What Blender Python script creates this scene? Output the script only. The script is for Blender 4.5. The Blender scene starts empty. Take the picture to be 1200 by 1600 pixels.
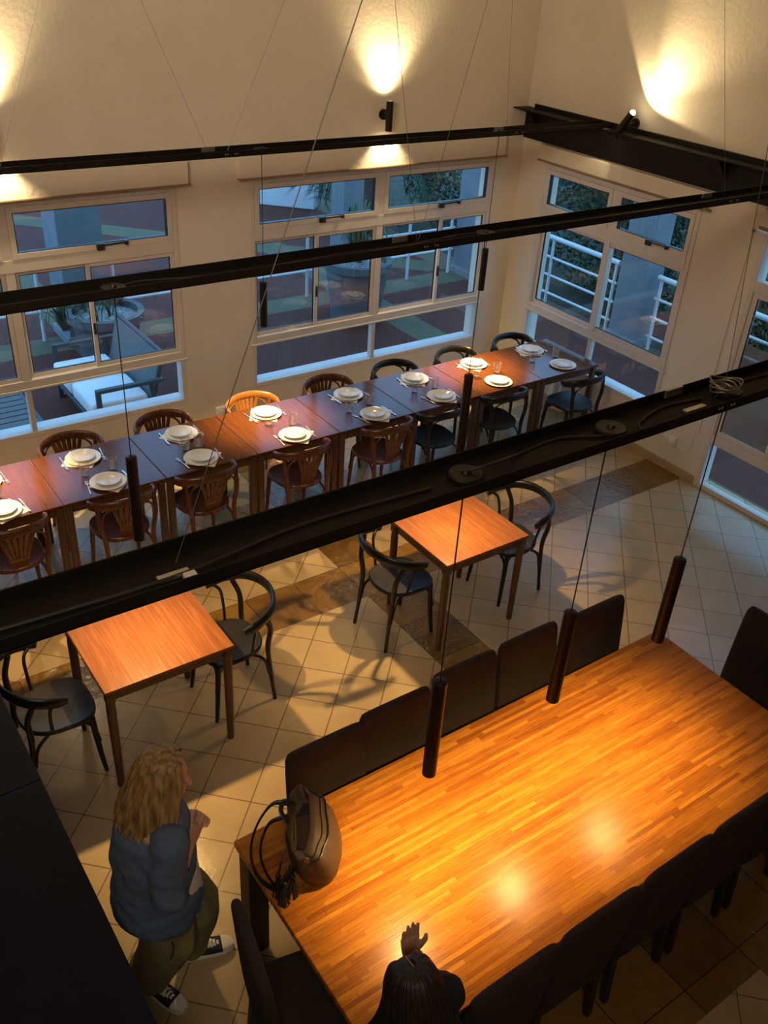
import bpy, bmesh, math, random
from mathutils import Vector, Matrix
random.seed(7)
PI = math.pi
scene = bpy.context.scene
COL = scene.collection

# ------------------------------------------------------------------ camera
F_PX = 1427.5
YAW, PITCH, ROLL, CAM_H = math.radians(36.966), math.radians(32.471), math.radians(3.971), 4.2487
def camera():
    cy, sy, cp, sp = math.cos(YAW), math.sin(YAW), math.cos(PITCH), math.sin(PITCH)
    f = Vector((sy*cp, cy*cp, -sp)); r = Vector((cy, -sy, 0)); u = r.cross(f)
    cr, sr = math.cos(ROLL), math.sin(ROLL)
    r2 = cr*r + sr*u; u2 = -sr*r + cr*u
    m = Matrix((r2, u2, -f)).transposed().to_4x4()
    m.translation = Vector((0, 0, CAM_H))
    cd = bpy.data.cameras.new('camera'); co = bpy.data.objects.new('camera', cd)
    cd.sensor_fit = 'VERTICAL'; cd.sensor_height = 36.0; cd.lens = F_PX*36.0/1600.0
    cd.clip_start = 0.02; cd.clip_end = 200
    co.matrix_world = m; COL.objects.link(co); scene.camera = co
camera()

# ------------------------------------------------------------------ light and exposure
scene.view_settings.view_transform = 'Standard'; scene.view_settings.look = 'None'
scene.view_settings.gamma = 1.0; scene.view_settings.use_curve_mapping = False
scene.view_settings.exposure = 0.0
scene.cycles.transparent_max_bounces = 24
scene.cycles.max_bounces = 10; scene.cycles.diffuse_bounces = 5
scene.cycles.caustics_reflective = False; scene.cycles.caustics_refractive = False
scene.cycles.sample_clamp_indirect = 4.0
SKY = (0.19, 0.45, 0.82); SKY_STRENGTH = 2.9
WARM = (1.0, 0.63, 0.23); WARM_WALL = (1.0, 0.76, 0.42)
P_TABLE, P_SMALL, P_LONG = 72.0, 150.0, 250.0
P_UP, P_DOWN, P_SIDE = 105.0, 70.0, 75.0
w = bpy.data.worlds.new('dusk_sky'); scene.world = w; w.use_nodes = True
nt = w.node_tree; nt.nodes.clear()
wo = nt.nodes.new('ShaderNodeOutputWorld'); wb = nt.nodes.new('ShaderNodeBackground')
wb.inputs['Color'].default_value = (*SKY, 1); wb.inputs['Strength'].default_value = SKY_STRENGTH
nt.links.new(wb.outputs[0], wo.inputs[0])

def spot(name, loc, direction, power, angle, blend, color, radius=0.02, parent=None):
    l = bpy.data.lights.new(name, 'SPOT'); l.energy = power; l.color = color
    l.spot_size = math.radians(angle); l.spot_blend = blend; l.shadow_soft_size = radius
    o = bpy.data.objects.new(name, l); COL.objects.link(o)
    o.rotation_mode = 'QUATERNION'; o.rotation_quaternion = Vector(direction).to_track_quat('-Z', 'Y')
    o.location = loc
    if parent: o.parent = parent
    return o

def area(name, loc, target, power, sx, sy, color, spread=180):
    l = bpy.data.lights.new(name, 'AREA'); l.energy = power; l.color = color; l.shape = 'RECTANGLE'; l.size = sx; l.size_y = sy; l.spread = math.radians(spread)
    o = bpy.data.objects.new(name, l); COL.objects.link(o); o.location = loc
    o.rotation_mode = 'QUATERNION'; o.rotation_quaternion = (Vector(target)-Vector(loc)).to_track_quat('-Z', 'Y'); return o
area('upper_wall_fill', (-1.2, 1.6, 5.1), (4.6, 7.2, 3.7), 46, 2.2, 1.0, (1.0, .84, .62), 95)  # added soft fill with no visible fixture, lifts the upper walls
area('camera_side_fill', (-.4, -.7, 4.8), (1.1, 2.5, .7), 8, 1.2, .6, (1.0, .84, .62), 80)  # added weak fill above and behind the camera, brightens the standing woman

# ------------------------------------------------------------------ materials
def new_mat(name):
    m = bpy.data.materials.new(name); m.use_nodes = True
    b = m.node_tree.nodes['Principled BSDF']
    return m, m.node_tree.nodes, m.node_tree.links, b
def setp(b, color=None, rough=None, metal=None, spec=None):
    if color: b.inputs['Base Color'].default_value = (*color, 1)
    if rough is not None: b.inputs['Roughness'].default_value = rough
    if metal is not None: b.inputs['Metallic'].default_value = metal
    if spec is not None: b.inputs['Specular IOR Level'].default_value = spec
def noise_mat(name, c1, c2, scale=8.0, rough=0.6, bump=0.0, bscale=None, stretch=(1,1,1), detail=4, metal=0.0, spec=0.5, coord='Object'):
    m, n, l, b = new_mat(name); setp(b, c1, rough, metal, spec)
    tc = n.new('ShaderNodeTexCoord'); mp = n.new('ShaderNodeMapping'); mp.inputs['Scale'].default_value = stretch
    l.new(tc.outputs[coord], mp.inputs[0])
    t = n.new('ShaderNodeTexNoise'); t.inputs['Scale'].default_value = scale; t.inputs['Detail'].default_value = detail
    l.new(mp.outputs[0], t.inputs['Vector'])
    r = n.new('ShaderNodeValToRGB'); r.color_ramp.elements[0].position = .35; r.color_ramp.elements[1].position = .68
    r.color_ramp.elements[0].color = (*c1, 1); r.color_ramp.elements[1].color = (*c2, 1)
    l.new(t.outputs['Fac'], r.inputs[0]); l.new(r.outputs[0], b.inputs['Base Color'])
    if bump:
        t2 = n.new('ShaderNodeTexNoise'); t2.inputs['Scale'].default_value = bscale or scale*4; t2.inputs['Detail'].default_value = 5
        l.new(mp.outputs[0], t2.inputs['Vector'])
        bp = n.new('ShaderNodeBump'); bp.inputs['Strength'].default_value = bump; bp.inputs['Distance'].default_value = 0.01
        l.new(t2.outputs['Fac'], bp.inputs['Height']); l.new(bp.outputs[0], b.inputs['Normal'])
    return m
def math_node(n, l, op, a, b=None, c=None):
    x = n.new('ShaderNodeMath'); x.operation = op
    for i, v in enumerate((a, b, c)):
        if v is None: continue
        if isinstance(v, (int, float)): x.inputs[i].default_value = v
        else: l.new(v, x.inputs[i])
    return x.outputs[0]
def mixrgb(n, l, fac, a, b):
    x = n.new('ShaderNodeMix'); x.data_type = 'RGBA'
    for s, v in (('Factor', fac), ('A', a), ('B', b)):
        sock = x.inputs[0] if s == 'Factor' else (x.inputs[6] if s == 'A' else x.inputs[7])
        if isinstance(v, (int, float)): sock.default_value = v
        elif isinstance(v, tuple): sock.default_value = (*v, 1)
        else: l.new(v, sock)
    return x.outputs[2]

PLASTER = noise_mat('plaster', (.74,.66,.53), (.78,.70,.57), 3.0, .85, .22, 26.0)
CEILING = noise_mat('ceiling_paint', (.70,.63,.52), (.74,.67,.56), 3.0, .9)
ALU = noise_mat('cream_aluminium', (.66,.60,.52), (.70,.64,.56), 5.0, .38, 0)
EXT_WHITE = noise_mat('exterior_white_paint', (.70,.70,.70), (.78,.78,.78), 2.5, .8, .08, 30)
BLACK_METAL = noise_mat('black_brown_steel', (.008,.006,.0045), (.012,.009,.0065), 9, .55, 0, spec=.22)
PENDANT = noise_mat('bronze_black_lamp_metal', (.010,.0065,.0045), (.014,.009,.0065), 9, .4, 0, metal=.3)
BLACK_PLASTIC = noise_mat('black_plastic', (.012,.012,.012), (.018,.018,.018), 9, .4)
CABLE = noise_mat('dark_cable', (.015,.013,.012), (.022,.02,.018), 9, .5)
WIRE = noise_mat('steel_wire', (.22,.19,.15), (.28,.25,.20), 9, .4, metal=.7)
STEEL = noise_mat('bright_steel', (.62,.60,.56), (.70,.68,.64), 9, .28, metal=.9)
CHAIR_BLACK = noise_mat('black_lacquered_bentwood', (.005,.005,.0055), (.009,.0085,.009), 12, .34)
SEAT_BLACK = noise_mat('worn_black_seat', (.012,.011,.011), (.022,.020,.018), 6, .36)
FABRIC = noise_mat('dark_brown_upholstery', (.026,.015,.009), (.034,.020,.012), 14, .95, .25, 220)
DARK_LEG = noise_mat('dark_stained_leg', (.020,.012,.008), (.030,.018,.012), 10, .5, stretch=(1,1,.1))
BAR_STONE = noise_mat('dark_navy_stone', (.001,.0035,.011), (.002,.006,.017), 5, .35, spec=.22)
CABINET = noise_mat('dark_cabinet', (.008,.009,.012), (.012,.013,.016), 5, .6)
CHINA = noise_mat('white_china', (.78,.76,.70), (.82,.80,.75), 4, .18)
PAPER = noise_mat('white_paper_napkin', (.80,.78,.73), (.84,.82,.77), 8, .9, .1, 60)
WHITE_PLASTIC = noise_mat('white_plastic', (.74,.72,.68), (.78,.76,.72), 4, .4)
BROWN_RAIL = noise_mat('brown_rail', (.25,.17,.10), (.29,.20,.12), 6, .6)
BASE_TILE = noise_mat('baseboard_tile', (.40,.29,.18), (.48,.36,.23), 7, .4, .1, 30)
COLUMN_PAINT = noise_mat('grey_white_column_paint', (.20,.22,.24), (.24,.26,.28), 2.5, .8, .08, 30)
CUSHION = noise_mat('white_cushion', (.78,.80,.82), (.84,.86,.88), 6, .9, .1, 60)
ANTHRACITE = noise_mat('anthracite_frame', (.05,.055,.06), (.065,.07,.075), 8, .5)
SLING = noise_mat('grey_sling_mesh', (.12,.13,.135), (.15,.16,.165), 60, .8)
POT = noise_mat('grey_planter', (.11,.118,.125), (.14,.148,.155), 5, .8, .1, 30)
SOIL = noise_mat('pebbles', (.10,.10,.09), (.45,.45,.43), 40, .9, .6, 40)
def leaf_mat(name, c1, c2):
    m = noise_mat(name, c1, c2, 2.5, .6); return m
LEAF_A = leaf_mat('foliage_dark', (.014,.034,.012), (.060,.105,.036))
LEAF_B = leaf_mat('foliage_mid', (.022,.052,.017), (.085,.145,.05))
LEAF_AUT = leaf_mat('foliage_brown', (.05,.055,.02), (.19,.13,.05))
PALM = leaf_mat('palm_green', (.018,.040,.018), (.06,.11,.045))
BARK = noise_mat('bark', (.10,.08,.06), (.18,.15,.11), 12, .9, .4, 40)
SKIN = noise_mat('skin', (.52,.29,.19), (.57,.33,.22), 9, .55)
SWEAT = noise_mat('blue_sweatshirt', (.075,.12,.20), (.095,.145,.235), 30, .95, .25, 180)
PANTS = noise_mat('olive_trousers', (.22,.19,.085), (.26,.225,.10), 20, .92, .2, 160)
SHIRT_WHITE = noise_mat('white_shirt', (.72,.70,.66), (.76,.74,.70), 20, .9)
BLACK_CLOTH = noise_mat('black_clothing', (.010,.010,.011), (.016,.015,.016), 20, .95, .2, 150)
CANVAS = noise_mat('navy_canvas', (.014,.016,.026), (.022,.024,.036), 40, .9)
RUBBER = noise_mat('white_rubber', (.66,.63,.56), (.72,.69,.62), 8, .6)
HAIR_BLOND = noise_mat('blond_hair', (.17,.092,.034), (.47,.30,.125), 55, .5, .4, 80, stretch=(1,1,.06))
HAIR_DARK = noise_mat('dark_brown_hair', (.010,.006,.005), (.022,.013,.009), 55, .5, .4, 80, stretch=(1,1,.06))
LEATHER = noise_mat('brown_leather', (.075,.043,.020), (.105,.063,.030), 5, .55, .25, 40)
LEATHER_DARK = noise_mat('dark_leather', (.012,.009,.007), (.020,.014,.010), 8, .4, .15, 60)
BRASS = noise_mat('brass', (.45,.33,.15), (.55,.40,.20), 8, .3, metal=.9)

def glass_mat(name, tint=(1,1,1), refl=1.0, rough=0.0):
    m = bpy.data.materials.new(name); m.use_nodes = True; n = m.node_tree.nodes; l = m.node_tree.links; n.clear()
    o = n.new('ShaderNodeOutputMaterial'); mx = n.new('ShaderNodeMixShader'); t = n.new('ShaderNodeBsdfTransparent')
    g = n.new('ShaderNodeBsdfGlossy'); g.inputs['Roughness'].default_value = rough
    t.inputs['Color'].default_value = (*tint, 1)
    fr = n.new('ShaderNodeFresnel'); fr.inputs['IOR'].default_value = 1.5
    ge = n.new('ShaderNodeNewGeometry'); front = math_node(n, l, 'SUBTRACT', 1.0, ge.outputs['Backfacing'])
    f = math_node(n, l, 'MULTIPLY', math_node(n, l, 'MULTIPLY', fr.outputs[0], front), refl)
    l.new(f, mx.inputs[0]); l.new(t.outputs[0], mx.inputs[1]); l.new(g.outputs[0], mx.inputs[2]); l.new(mx.outputs[0], o.inputs[0])
    return m
PANE = glass_mat('window_glass', (.97,.985,.98), 1.7)
def tumbler_mat():
    m = bpy.data.materials.new('tumbler_glass'); m.use_nodes = True; n = m.node_tree.nodes; l = m.node_tree.links; n.clear()
    o = n.new('ShaderNodeOutputMaterial'); mx = n.new('ShaderNodeMixShader'); t = n.new('ShaderNodeBsdfTransparent')
    t.inputs['Color'].default_value = (.985,.99,.99,1)
    g = n.new('ShaderNodeBsdfGlossy'); g.inputs['Roughness'].default_value = .03
    lw = n.new('ShaderNodeLayerWeight'); lw.inputs['Blend'].default_value = .35
    f = math_node(n, l, 'MULTIPLY_ADD', lw.outputs['Facing'], .45, .04)
    l.new(f, mx.inputs[0]); l.new(t.outputs[0], mx.inputs[1]); l.new(g.outputs[0], mx.inputs[2])
    dd = n.new('ShaderNodeBsdfDiffuse'); dd.inputs[0].default_value = (.9,.9,.88,1); m2 = n.new('ShaderNodeMixShader')
    l.new(math_node(n, l, 'MULTIPLY_ADD', lw.outputs['Facing'], .16, .02), m2.inputs[0]); l.new(mx.outputs[0], m2.inputs[1]); l.new(dd.outputs[0], m2.inputs[2]); l.new(m2.outputs[0], o.inputs[0])
    return m
TUMBLER = tumbler_mat()
def frosted_mat():
    m = bpy.data.materials.new('frosted_film'); m.use_nodes = True; n = m.node_tree.nodes; l = m.node_tree.links; n.clear()
    o = n.new('ShaderNodeOutputMaterial'); mx = n.new('ShaderNodeMixShader'); t = n.new('ShaderNodeBsdfTransparent')
    d = n.new('ShaderNodeBsdfPrincipled'); d.inputs['Base Color'].default_value = (.34,.35,.35,1); d.inputs['Roughness'].default_value = .5
    mx.inputs[0].default_value = .55
    l.new(t.outputs[0], mx.inputs[1]); l.new(d.outputs[0], mx.inputs[2]); l.new(mx.outputs[0], o.inputs[0])
    return m
FROST = frosted_mat()
def emit_mat(name, color, strength):
    m = bpy.data.materials.new(name); m.use_nodes = True; n = m.node_tree.nodes; l = m.node_tree.links; n.clear()
    o = n.new('ShaderNodeOutputMaterial'); e = n.new('ShaderNodeEmission')
    e.inputs[0].default_value = (*color, 1); e.inputs[1].default_value = strength
    l.new(e.outputs[0], o.inputs[0]); return m
BULB = emit_mat('lit_lamp_lens', (1.0,.80,.45), 6.0)
BULB_BRIGHT = emit_mat('bright_lamp_lens', (1.0,.84,.52), 40.0)

def wood_mat(name, c1, c2, c3, axis='Y', rough=.32, random_amt=.25):
    m, n, l, b = new_mat(name); setp(b, c1, rough)
    tc = n.new('ShaderNodeTexCoord'); mp = n.new('ShaderNodeMapping')
    s = {'X': (1.2, 30, 30), 'Y': (30, 1.2, 30), 'Z': (30, 30, 1.5)}[axis]; mp.inputs['Scale'].default_value = s
    oi = n.new('ShaderNodeObjectInfo')
    va = n.new('ShaderNodeVectorMath'); va.operation = 'ADD'
    l.new(tc.outputs['Object'], va.inputs[0])
    cx = n.new('ShaderNodeCombineXYZ'); rr = math_node(n, l, 'MULTIPLY', oi.outputs['Random'], 7.0)
    l.new(rr, cx.inputs[0]); l.new(rr, cx.inputs[1]); l.new(cx.outputs[0], va.inputs[1])
    l.new(va.outputs[0], mp.inputs[0])
    t = n.new('ShaderNodeTexNoise'); t.inputs['Scale'].default_value = 3.0; t.inputs['Detail'].default_value = 6; t.inputs['Distortion'].default_value = .3
    l.new(mp.outputs[0], t.inputs['Vector'])
    r = n.new('ShaderNodeValToRGB'); r.color_ramp.elements[0].position = .3; r.color_ramp.elements[1].position = .72
    r.color_ramp.elements[0].color = (*c1, 1); r.color_ramp.elements[1].color = (*c3, 1)
    e = r.color_ramp.elements.new(.5); e.color = (*c2, 1)
    l.new(t.outputs['Fac'], r.inputs[0])
    hv = n.new('ShaderNodeHueSaturation'); v = math_node(n, l, 'MULTIPLY_ADD', oi.outputs['Random'], random_amt, 1-random_amt/2)
    l.new(v, hv.inputs['Value']); l.new(r.outputs[0], hv.inputs['Color']); l.new(hv.outputs[0], b.inputs['Base Color'])
    bp = n.new('ShaderNodeBump'); bp.inputs['Strength'].default_value = .06; bp.inputs['Distance'].default_value = .004
    l.new(t.outputs['Fac'], bp.inputs['Height']); l.new(bp.outputs[0], b.inputs['Normal'])
    rm = math_node(n, l, 'MULTIPLY_ADD', t.outputs['Fac'], .2, rough-.1); l.new(rm, b.inputs['Roughness'])
    return m
WOOD_SMALL = wood_mat('orange_veneer', (.130,.040,.009), (.16,.052,.012), (.22,.080,.024), 'Y', .36, .1)
WOOD_LONG = wood_mat('red_brown_veneer', (.075,.023,.006), (.092,.029,.007), (.112,.037,.009), 'Y', .17, .45)
WOOD_LEG = wood_mat('brown_leg_wood', (.075,.035,.014), (.095,.045,.019), (.12,.058,.025), 'Z', .42, .1)
WOOD_EDGE = wood_mat('dark_edge_wood', (.045,.018,.009), (.06,.025,.012), (.08,.034,.016), 'X', .4, .1)
CHAIR_BROWN = wood_mat('red_brown_chair_wood', (.095,.031,.012), (.110,.037,.0145), (.128,.045,.018), 'Z', .28, .2)
CHAIR_HONEY = wood_mat('honey_chair_wood', (.24,.095,.027), (.27,.11,.032), (.31,.13,.040), 'Z', .28, .15)

def butcher_mat():
    m, n, l, b = new_mat('butcher_block'); setp(b, (.4,.2,.06), .3, None, .20)
    tc = n.new('ShaderNodeTexCoord'); mp = n.new('ShaderNodeMapping'); l.new(tc.outputs['Object'], mp.inputs[0])
    sx = n.new('ShaderNodeSeparateXYZ'); l.new(mp.outputs[0], sx.inputs[0])
    row = math_node(n, l, 'FLOOR', math_node(n, l, 'DIVIDE', sx.outputs[1], .020))
    wn = n.new('ShaderNodeTexWhiteNoise'); wn.noise_dimensions = '1D'; l.new(row, wn.inputs['W'])
    ln = math_node(n, l, 'MULTIPLY_ADD', wn.outputs['Value'], .35, .30)
    xo = math_node(n, l, 'MULTIPLY_ADD', wn.outputs['Value'], 9.7, sx.outputs[0])
    seg = math_node(n, l, 'FLOOR', math_node(n, l, 'DIVIDE', xo, ln))
    cv = n.new('ShaderNodeCombineXYZ'); l.new(row, cv.inputs[0]); l.new(seg, cv.inputs[1])
    w2 = n.new('ShaderNodeTexWhiteNoise'); w2.noise_dimensions = '2D'; l.new(cv.outputs[0], w2.inputs['Vector'])
    r = n.new('ShaderNodeValToRGB'); r.color_ramp.elements[0].position = 0; r.color_ramp.elements[1].position = 1
    r.color_ramp.elements[0].color = (.26,.080,.009, 1); r.color_ramp.elements[1].color = (.55,.215,.027, 1)
    for p, c in ((.12,(.33,.106,.012)), (.45,(.40,.139,.016)), (.75,(.46,.167,.020))):
        e = r.color_ramp.elements.new(p); e.color = (*c, 1)
    l.new(w2.outputs['Value'], r.inputs[0])
    gm = n.new('ShaderNodeMapping'); gm.inputs['Scale'].default_value = (3, 90, 3); l.new(tc.outputs['Object'], gm.inputs[0])
    g = n.new('ShaderNodeTexNoise'); g.inputs['Scale'].default_value = 2.2; g.inputs['Detail'].default_value = 6; l.new(gm.outputs[0], g.inputs['Vector'])
    gf = math_node(n, l, 'MULTIPLY_ADD', g.outputs['Fac'], 1.3, .35)
    hv = n.new('ShaderNodeHueSaturation'); l.new(gf, hv.inputs['Value']); l.new(r.outputs[0], hv.inputs['Color'])
    fy = math_node(n, l, 'FRACT', math_node(n, l, 'DIVIDE', sx.outputs[1], .020))
    fx = math_node(n, l, 'FRACT', math_node(n, l, 'DIVIDE', xo, ln))
    e1 = math_node(n, l, 'LESS_THAN', fy, .05); e2 = math_node(n, l, 'LESS_THAN', fx, .007)
    ed = math_node(n, l, 'MAXIMUM', e1, e2)
    ed = math_node(n, l, 'MULTIPLY', ed, .45)
    c = mixrgb(n, l, ed, hv.outputs[0], (.10,.04,.012)); l.new(c, b.inputs['Base Color'])
    rg = math_node(n, l, 'MULTIPLY_ADD', g.outputs['Fac'], .14, .21); l.new(rg, b.inputs['Roughness'])
    bp = n.new('ShaderNodeBump'); bp.inputs['Strength'].default_value = .12; bp.inputs['Distance'].default_value = .003
    h = math_node(n, l, 'SUBTRACT', math_node(n, l, 'MULTIPLY_ADD', w2.outputs['Value'], .5, g.outputs['Fac']), ed)
    l.new(h, bp.inputs['Height']); l.new(bp.outputs[0], b.inputs['Normal'])
    return m
BUTCHER = butcher_mat()

def floor_mat():
    m, n, l, b = new_mat('floor_tiles'); setp(b, (.5,.4,.25), .35)
    tc = n.new('ShaderNodeTexCoord'); s = n.new('ShaderNodeSeparateXYZ'); l.new(tc.outputs['Object'], s.inputs[0])
    X, Y = s.outputs[0], s.outputs[1]
    D = .412; side = D/math.sqrt(2)
    right = math_node(n, l, 'GREATER_THAN', X, 3.44)
    ax = math_node(n, l, 'MULTIPLY_ADD', right, 5.973-2.821, 2.821)
    dx = math_node(n, l, 'SUBTRACT', X, ax); dy = math_node(n, l, 'SUBTRACT', Y, 4.416)
    u = math_node(n, l, 'DIVIDE', math_node(n, l, 'ADD', dx, dy), D); v = math_node(n, l, 'DIVIDE', math_node(n, l, 'SUBTRACT', dx, dy), D)
    def edge(q, wd):
        f = math_node(n, l, 'FRACT', math_node(n, l, 'ADD', q, 100.0))
        f = math_node(n, l, 'ABSOLUTE', math_node(n, l, 'SUBTRACT', f, .5))
        return math_node(n, l, 'GREATER_THAN', f, .5-wd)
    gd = math_node(n, l, 'MAXIMUM', edge(u, .013), edge(v, .013))
    cd = n.new('ShaderNodeCombineXYZ'); l.new(math_node(n, l, 'FLOOR', u), cd.inputs[0]); l.new(math_node(n, l, 'FLOOR', v), cd.inputs[1])
    # stripes of brown stone
    def band(q, a, c):
        return math_node(n, l, 'MULTIPLY', math_node(n, l, 'GREATER_THAN', q, a), math_node(n, l, 'LESS_THAN', q, c))
    sA = band(Y, 4.425, 4.845); sB = band(X, 3.235, 3.645); sC = band(Y, .93, 1.36)
    st = math_node(n, l, 'MAXIMUM', math_node(n, l, 'MAXIMUM', sA, sB), sC)
    qx = math_node(n, l, 'DIVIDE', math_node(n, l, 'SUBTRACT', X, 3.235), .41); qy = math_node(n, l, 'DIVIDE', math_node(n, l, 'SUBTRACT', Y, 4.425), .42)
    gs = math_node(n, l, 'MAXIMUM', edge(math_node(n, l, 'ADD', qx, 0.0), .008), edge(qy, .008))
    cs = n.new('ShaderNodeCombineXYZ'); l.new(math_node(n, l, 'FLOOR', qx), cs.inputs[0]); l.new(math_node(n, l, 'FLOOR', qy), cs.inputs[1])
    def rnd(vec):
        w_ = n.new('ShaderNodeTexWhiteNoise'); w_.noise_dimensions = '2D'; l.new(vec, w_.inputs['Vector']); return w_.outputs['Value']
    nz = n.new('ShaderNodeTexNoise'); nz.inputs['Scale'].default_value = 5; nz.inputs['Detail'].default_value = 6; l.new(tc.outputs['Object'], nz.inputs['Vector'])
    f1 = math_node(n, l, 'MULTIPLY_ADD', rnd(cd.outputs[0]), .25, math_node(n, l, 'MULTIPLY', nz.outputs['Fac'], .75))
    base = mixrgb(n, l, f1, (.38,.27,.14), (.57,.43,.25))
    base = mixrgb(n, l, gd, base, (.20,.13,.07))
    nz2 = n.new('ShaderNodeTexNoise'); nz2.inputs['Scale'].default_value = 9; nz2.inputs['Detail'].default_value = 8; nz2.inputs['Distortion'].default_value = 1.2; l.new(tc.outputs['Object'], nz2.inputs['Vector'])
    f2 = math_node(n, l, 'MULTIPLY_ADD', rnd(cs.outputs[0]), .45, math_node(n, l, 'MULTIPLY', nz2.outputs['Fac'], .6))
    dark = mixrgb(n, l, f2, (.08,.042,.010), (.34,.19,.05))
    dark = mixrgb(n, l, gs, dark, (.05,.03,.015))
    c = mixrgb(n, l, st, base, dark); l.new(c, b.inputs['Base Color'])
    rg = math_node(n, l, 'MULTIPLY_ADD', st, -.06, .17); l.new(math_node(n, l, 'MULTIPLY_ADD', nz.outputs['Fac'], .12, rg), b.inputs['Roughness'])
    nz3 = n.new('ShaderNodeTexNoise'); nz3.inputs['Scale'].default_value = 22; nz3.inputs['Detail'].default_value = 5; nz3.inputs['Distortion'].default_value = .8; l.new(tc.outputs['Object'], nz3.inputs['Vector'])
    gm = math_node(n, l, 'ADD', math_node(n, l, 'MULTIPLY', gd, math_node(n, l, 'SUBTRACT', 1.0, st)), math_node(n, l, 'MULTIPLY', gs, st))
    hh = math_node(n, l, 'MULTIPLY', nz3.outputs['Fac'], math_node(n, l, 'MULTIPLY_ADD', st, 1.9, .35))
    hh = math_node(n, l, 'SUBTRACT', hh, math_node(n, l, 'MULTIPLY', gm, .5))
    bp = n.new('ShaderNodeBump'); bp.inputs['Strength'].default_value = .35; bp.inputs['Distance'].default_value = .008
    l.new(hh, bp.inputs['Height']); l.new(bp.outputs[0], b.inputs['Normal'])
    return m
FLOOR = floor_mat()

def terrace_mat():
    m, n, l, b = new_mat('painted_terrace'); setp(b, (.2,.06,.05), .8, None, .2)
    tc = n.new('ShaderNodeTexCoord'); s = n.new('ShaderNodeSeparateXYZ'); l.new(tc.outputs['Object'], s.inputs[0])
    X, Y = s.outputs[0], s.outputs[1]
    def band(q, a, c):
        return math_node(n, l, 'MULTIPLY', math_node(n, l, 'GREATER_THAN', q, a), math_node(n, l, 'LESS_THAN', q, c))
    p = band(Y, 9.95, 10.4)
    for a, c in ((2.9,3.25), (6.65,7.1), (8.7,9.2)):
        p = math_node(n, l, 'MAXIMUM', p, band(X, a, c))
    q = math_node(n, l, 'ADD', X, Y); p = math_node(n, l, 'MAXIMUM', p, math_node(n, l, 'MULTIPLY', band(q, 18.9, 19.6), math_node(n, l, 'GREATER_THAN', Y, 10.5)))
    nz = n.new('ShaderNodeTexNoise'); nz.inputs['Scale'].default_value = 2.5; nz.inputs['Detail'].default_value = 6; l.new(tc.outputs['Object'], nz.inputs['Vector'])
    red = mixrgb(n, l, nz.outputs['Fac'], (.078,.025,.019), (.135,.043,.030))
    grn = mixrgb(n, l, nz.outputs['Fac'], (.105,.095,.055), (.15,.135,.08))
    l.new(mixrgb(n, l, p, red, grn), b.inputs['Base Color'])
    return m
TERRACE = terrace_mat()
GARDEN = noise_mat('garden_ground', (.03,.04,.02), (.08,.075,.045), 4, .95, .3, 20)

# ------------------------------------------------------------------ mesh helpers
def bmn(): return bmesh.new()
def box(bm, x0, x1, y0, y1, z0, z1, M=None):
    vs = [bm.verts.new(p) for p in ((x0,y0,z0),(x1,y0,z0),(x1,y1,z0),(x0,y1,z0),(x0,y0,z1),(x1,y0,z1),(x1,y1,z1),(x0,y1,z1))]
    for f in ((0,3,2,1),(4,5,6,7),(0,1,5,4),(1,2,6,5),(2,3,7,6),(3,0,4,7)): bm.faces.new([vs[i] for i in f])
    if M: bmesh.ops.transform(bm, matrix=M, verts=vs)
    return vs
def rbox(bm, x0, x1, y0, y1, z0, z1, r=.005, seg=2, M=None):
    vs = box(bm, x0, x1, y0, y1, z0, z1)
    es = list({e for v in vs for e in v.link_edges})
    res = bmesh.ops.bevel(bm, geom=es, offset=r, segments=seg, affect='EDGES', profile=.5)
    if M:
        seen = set()
        for f in res['faces']: seen.update(f.verts)
        # bevel returns only new faces; gather whole island
        stack = list(seen)
        while stack:
            v = stack.pop()
            for e in v.link_edges:
                o = e.other_vert(v)
                if o not in seen: seen.add(o); stack.append(o)
        bmesh.ops.transform(bm, matrix=M, verts=list(seen))
def ring_frame(t, up=Vector((0,0,1))):
    t = t.normalized()
    if abs(t.dot(up)) > .98: up = Vector((1,0,0)) if abs(t.x) < .9 else Vector((0,1,0))
    a = up.cross(t).normalized(); b = t.cross(a).normalized(); return a, b
def tube(bm, pts, rad, seg=8, flat=None, up=None, cap=True, closed=False):
    """sweep along pts; rad one value or a list; flat=(ra, rb) factors across/along up."""
    pts = [Vector(p) for p in pts]; n = len(pts)
    rads = rad if isinstance(rad, (list, tuple)) else [rad]*n
    fa, fb = flat or (1, 1); rings = []
    prev = None
    for i, p in enumerate(pts):
        if closed: t = pts[(i+1) % n]-pts[i-1]
        else: t = pts[min(i+1, n-1)]-pts[max(i-1, 0)]
        if up is not None: a, b = ring_frame(t, Vector(up))
        else:
            if prev is None: a, b = ring_frame(t)
            else:
                tn = t.normalized(); a = (prev - tn*prev.dot(tn)); 
                a = a.normalized() if a.length > 1e-6 else ring_frame(t)[0]; b = tn.cross(a)
            prev = a
        rings.append([bm.verts.new(p + (a*math.cos(k*2*PI/seg)*fa + b*math.sin(k*2*PI/seg)*fb)*rads[i]) for k in range(seg)])
    m = n if closed else n-1
    for i in range(m):
        r0, r1 = rings[i], rings[(i+1) % n]
        for k in range(seg): bm.faces.new((r0[k], r0[(k+1) % seg], r1[(k+1) % seg], r1[k]))
    if cap and not closed:
        bm.faces.new(list(reversed(rings[0]))); bm.faces.new(rings[-1])
    return rings
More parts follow.
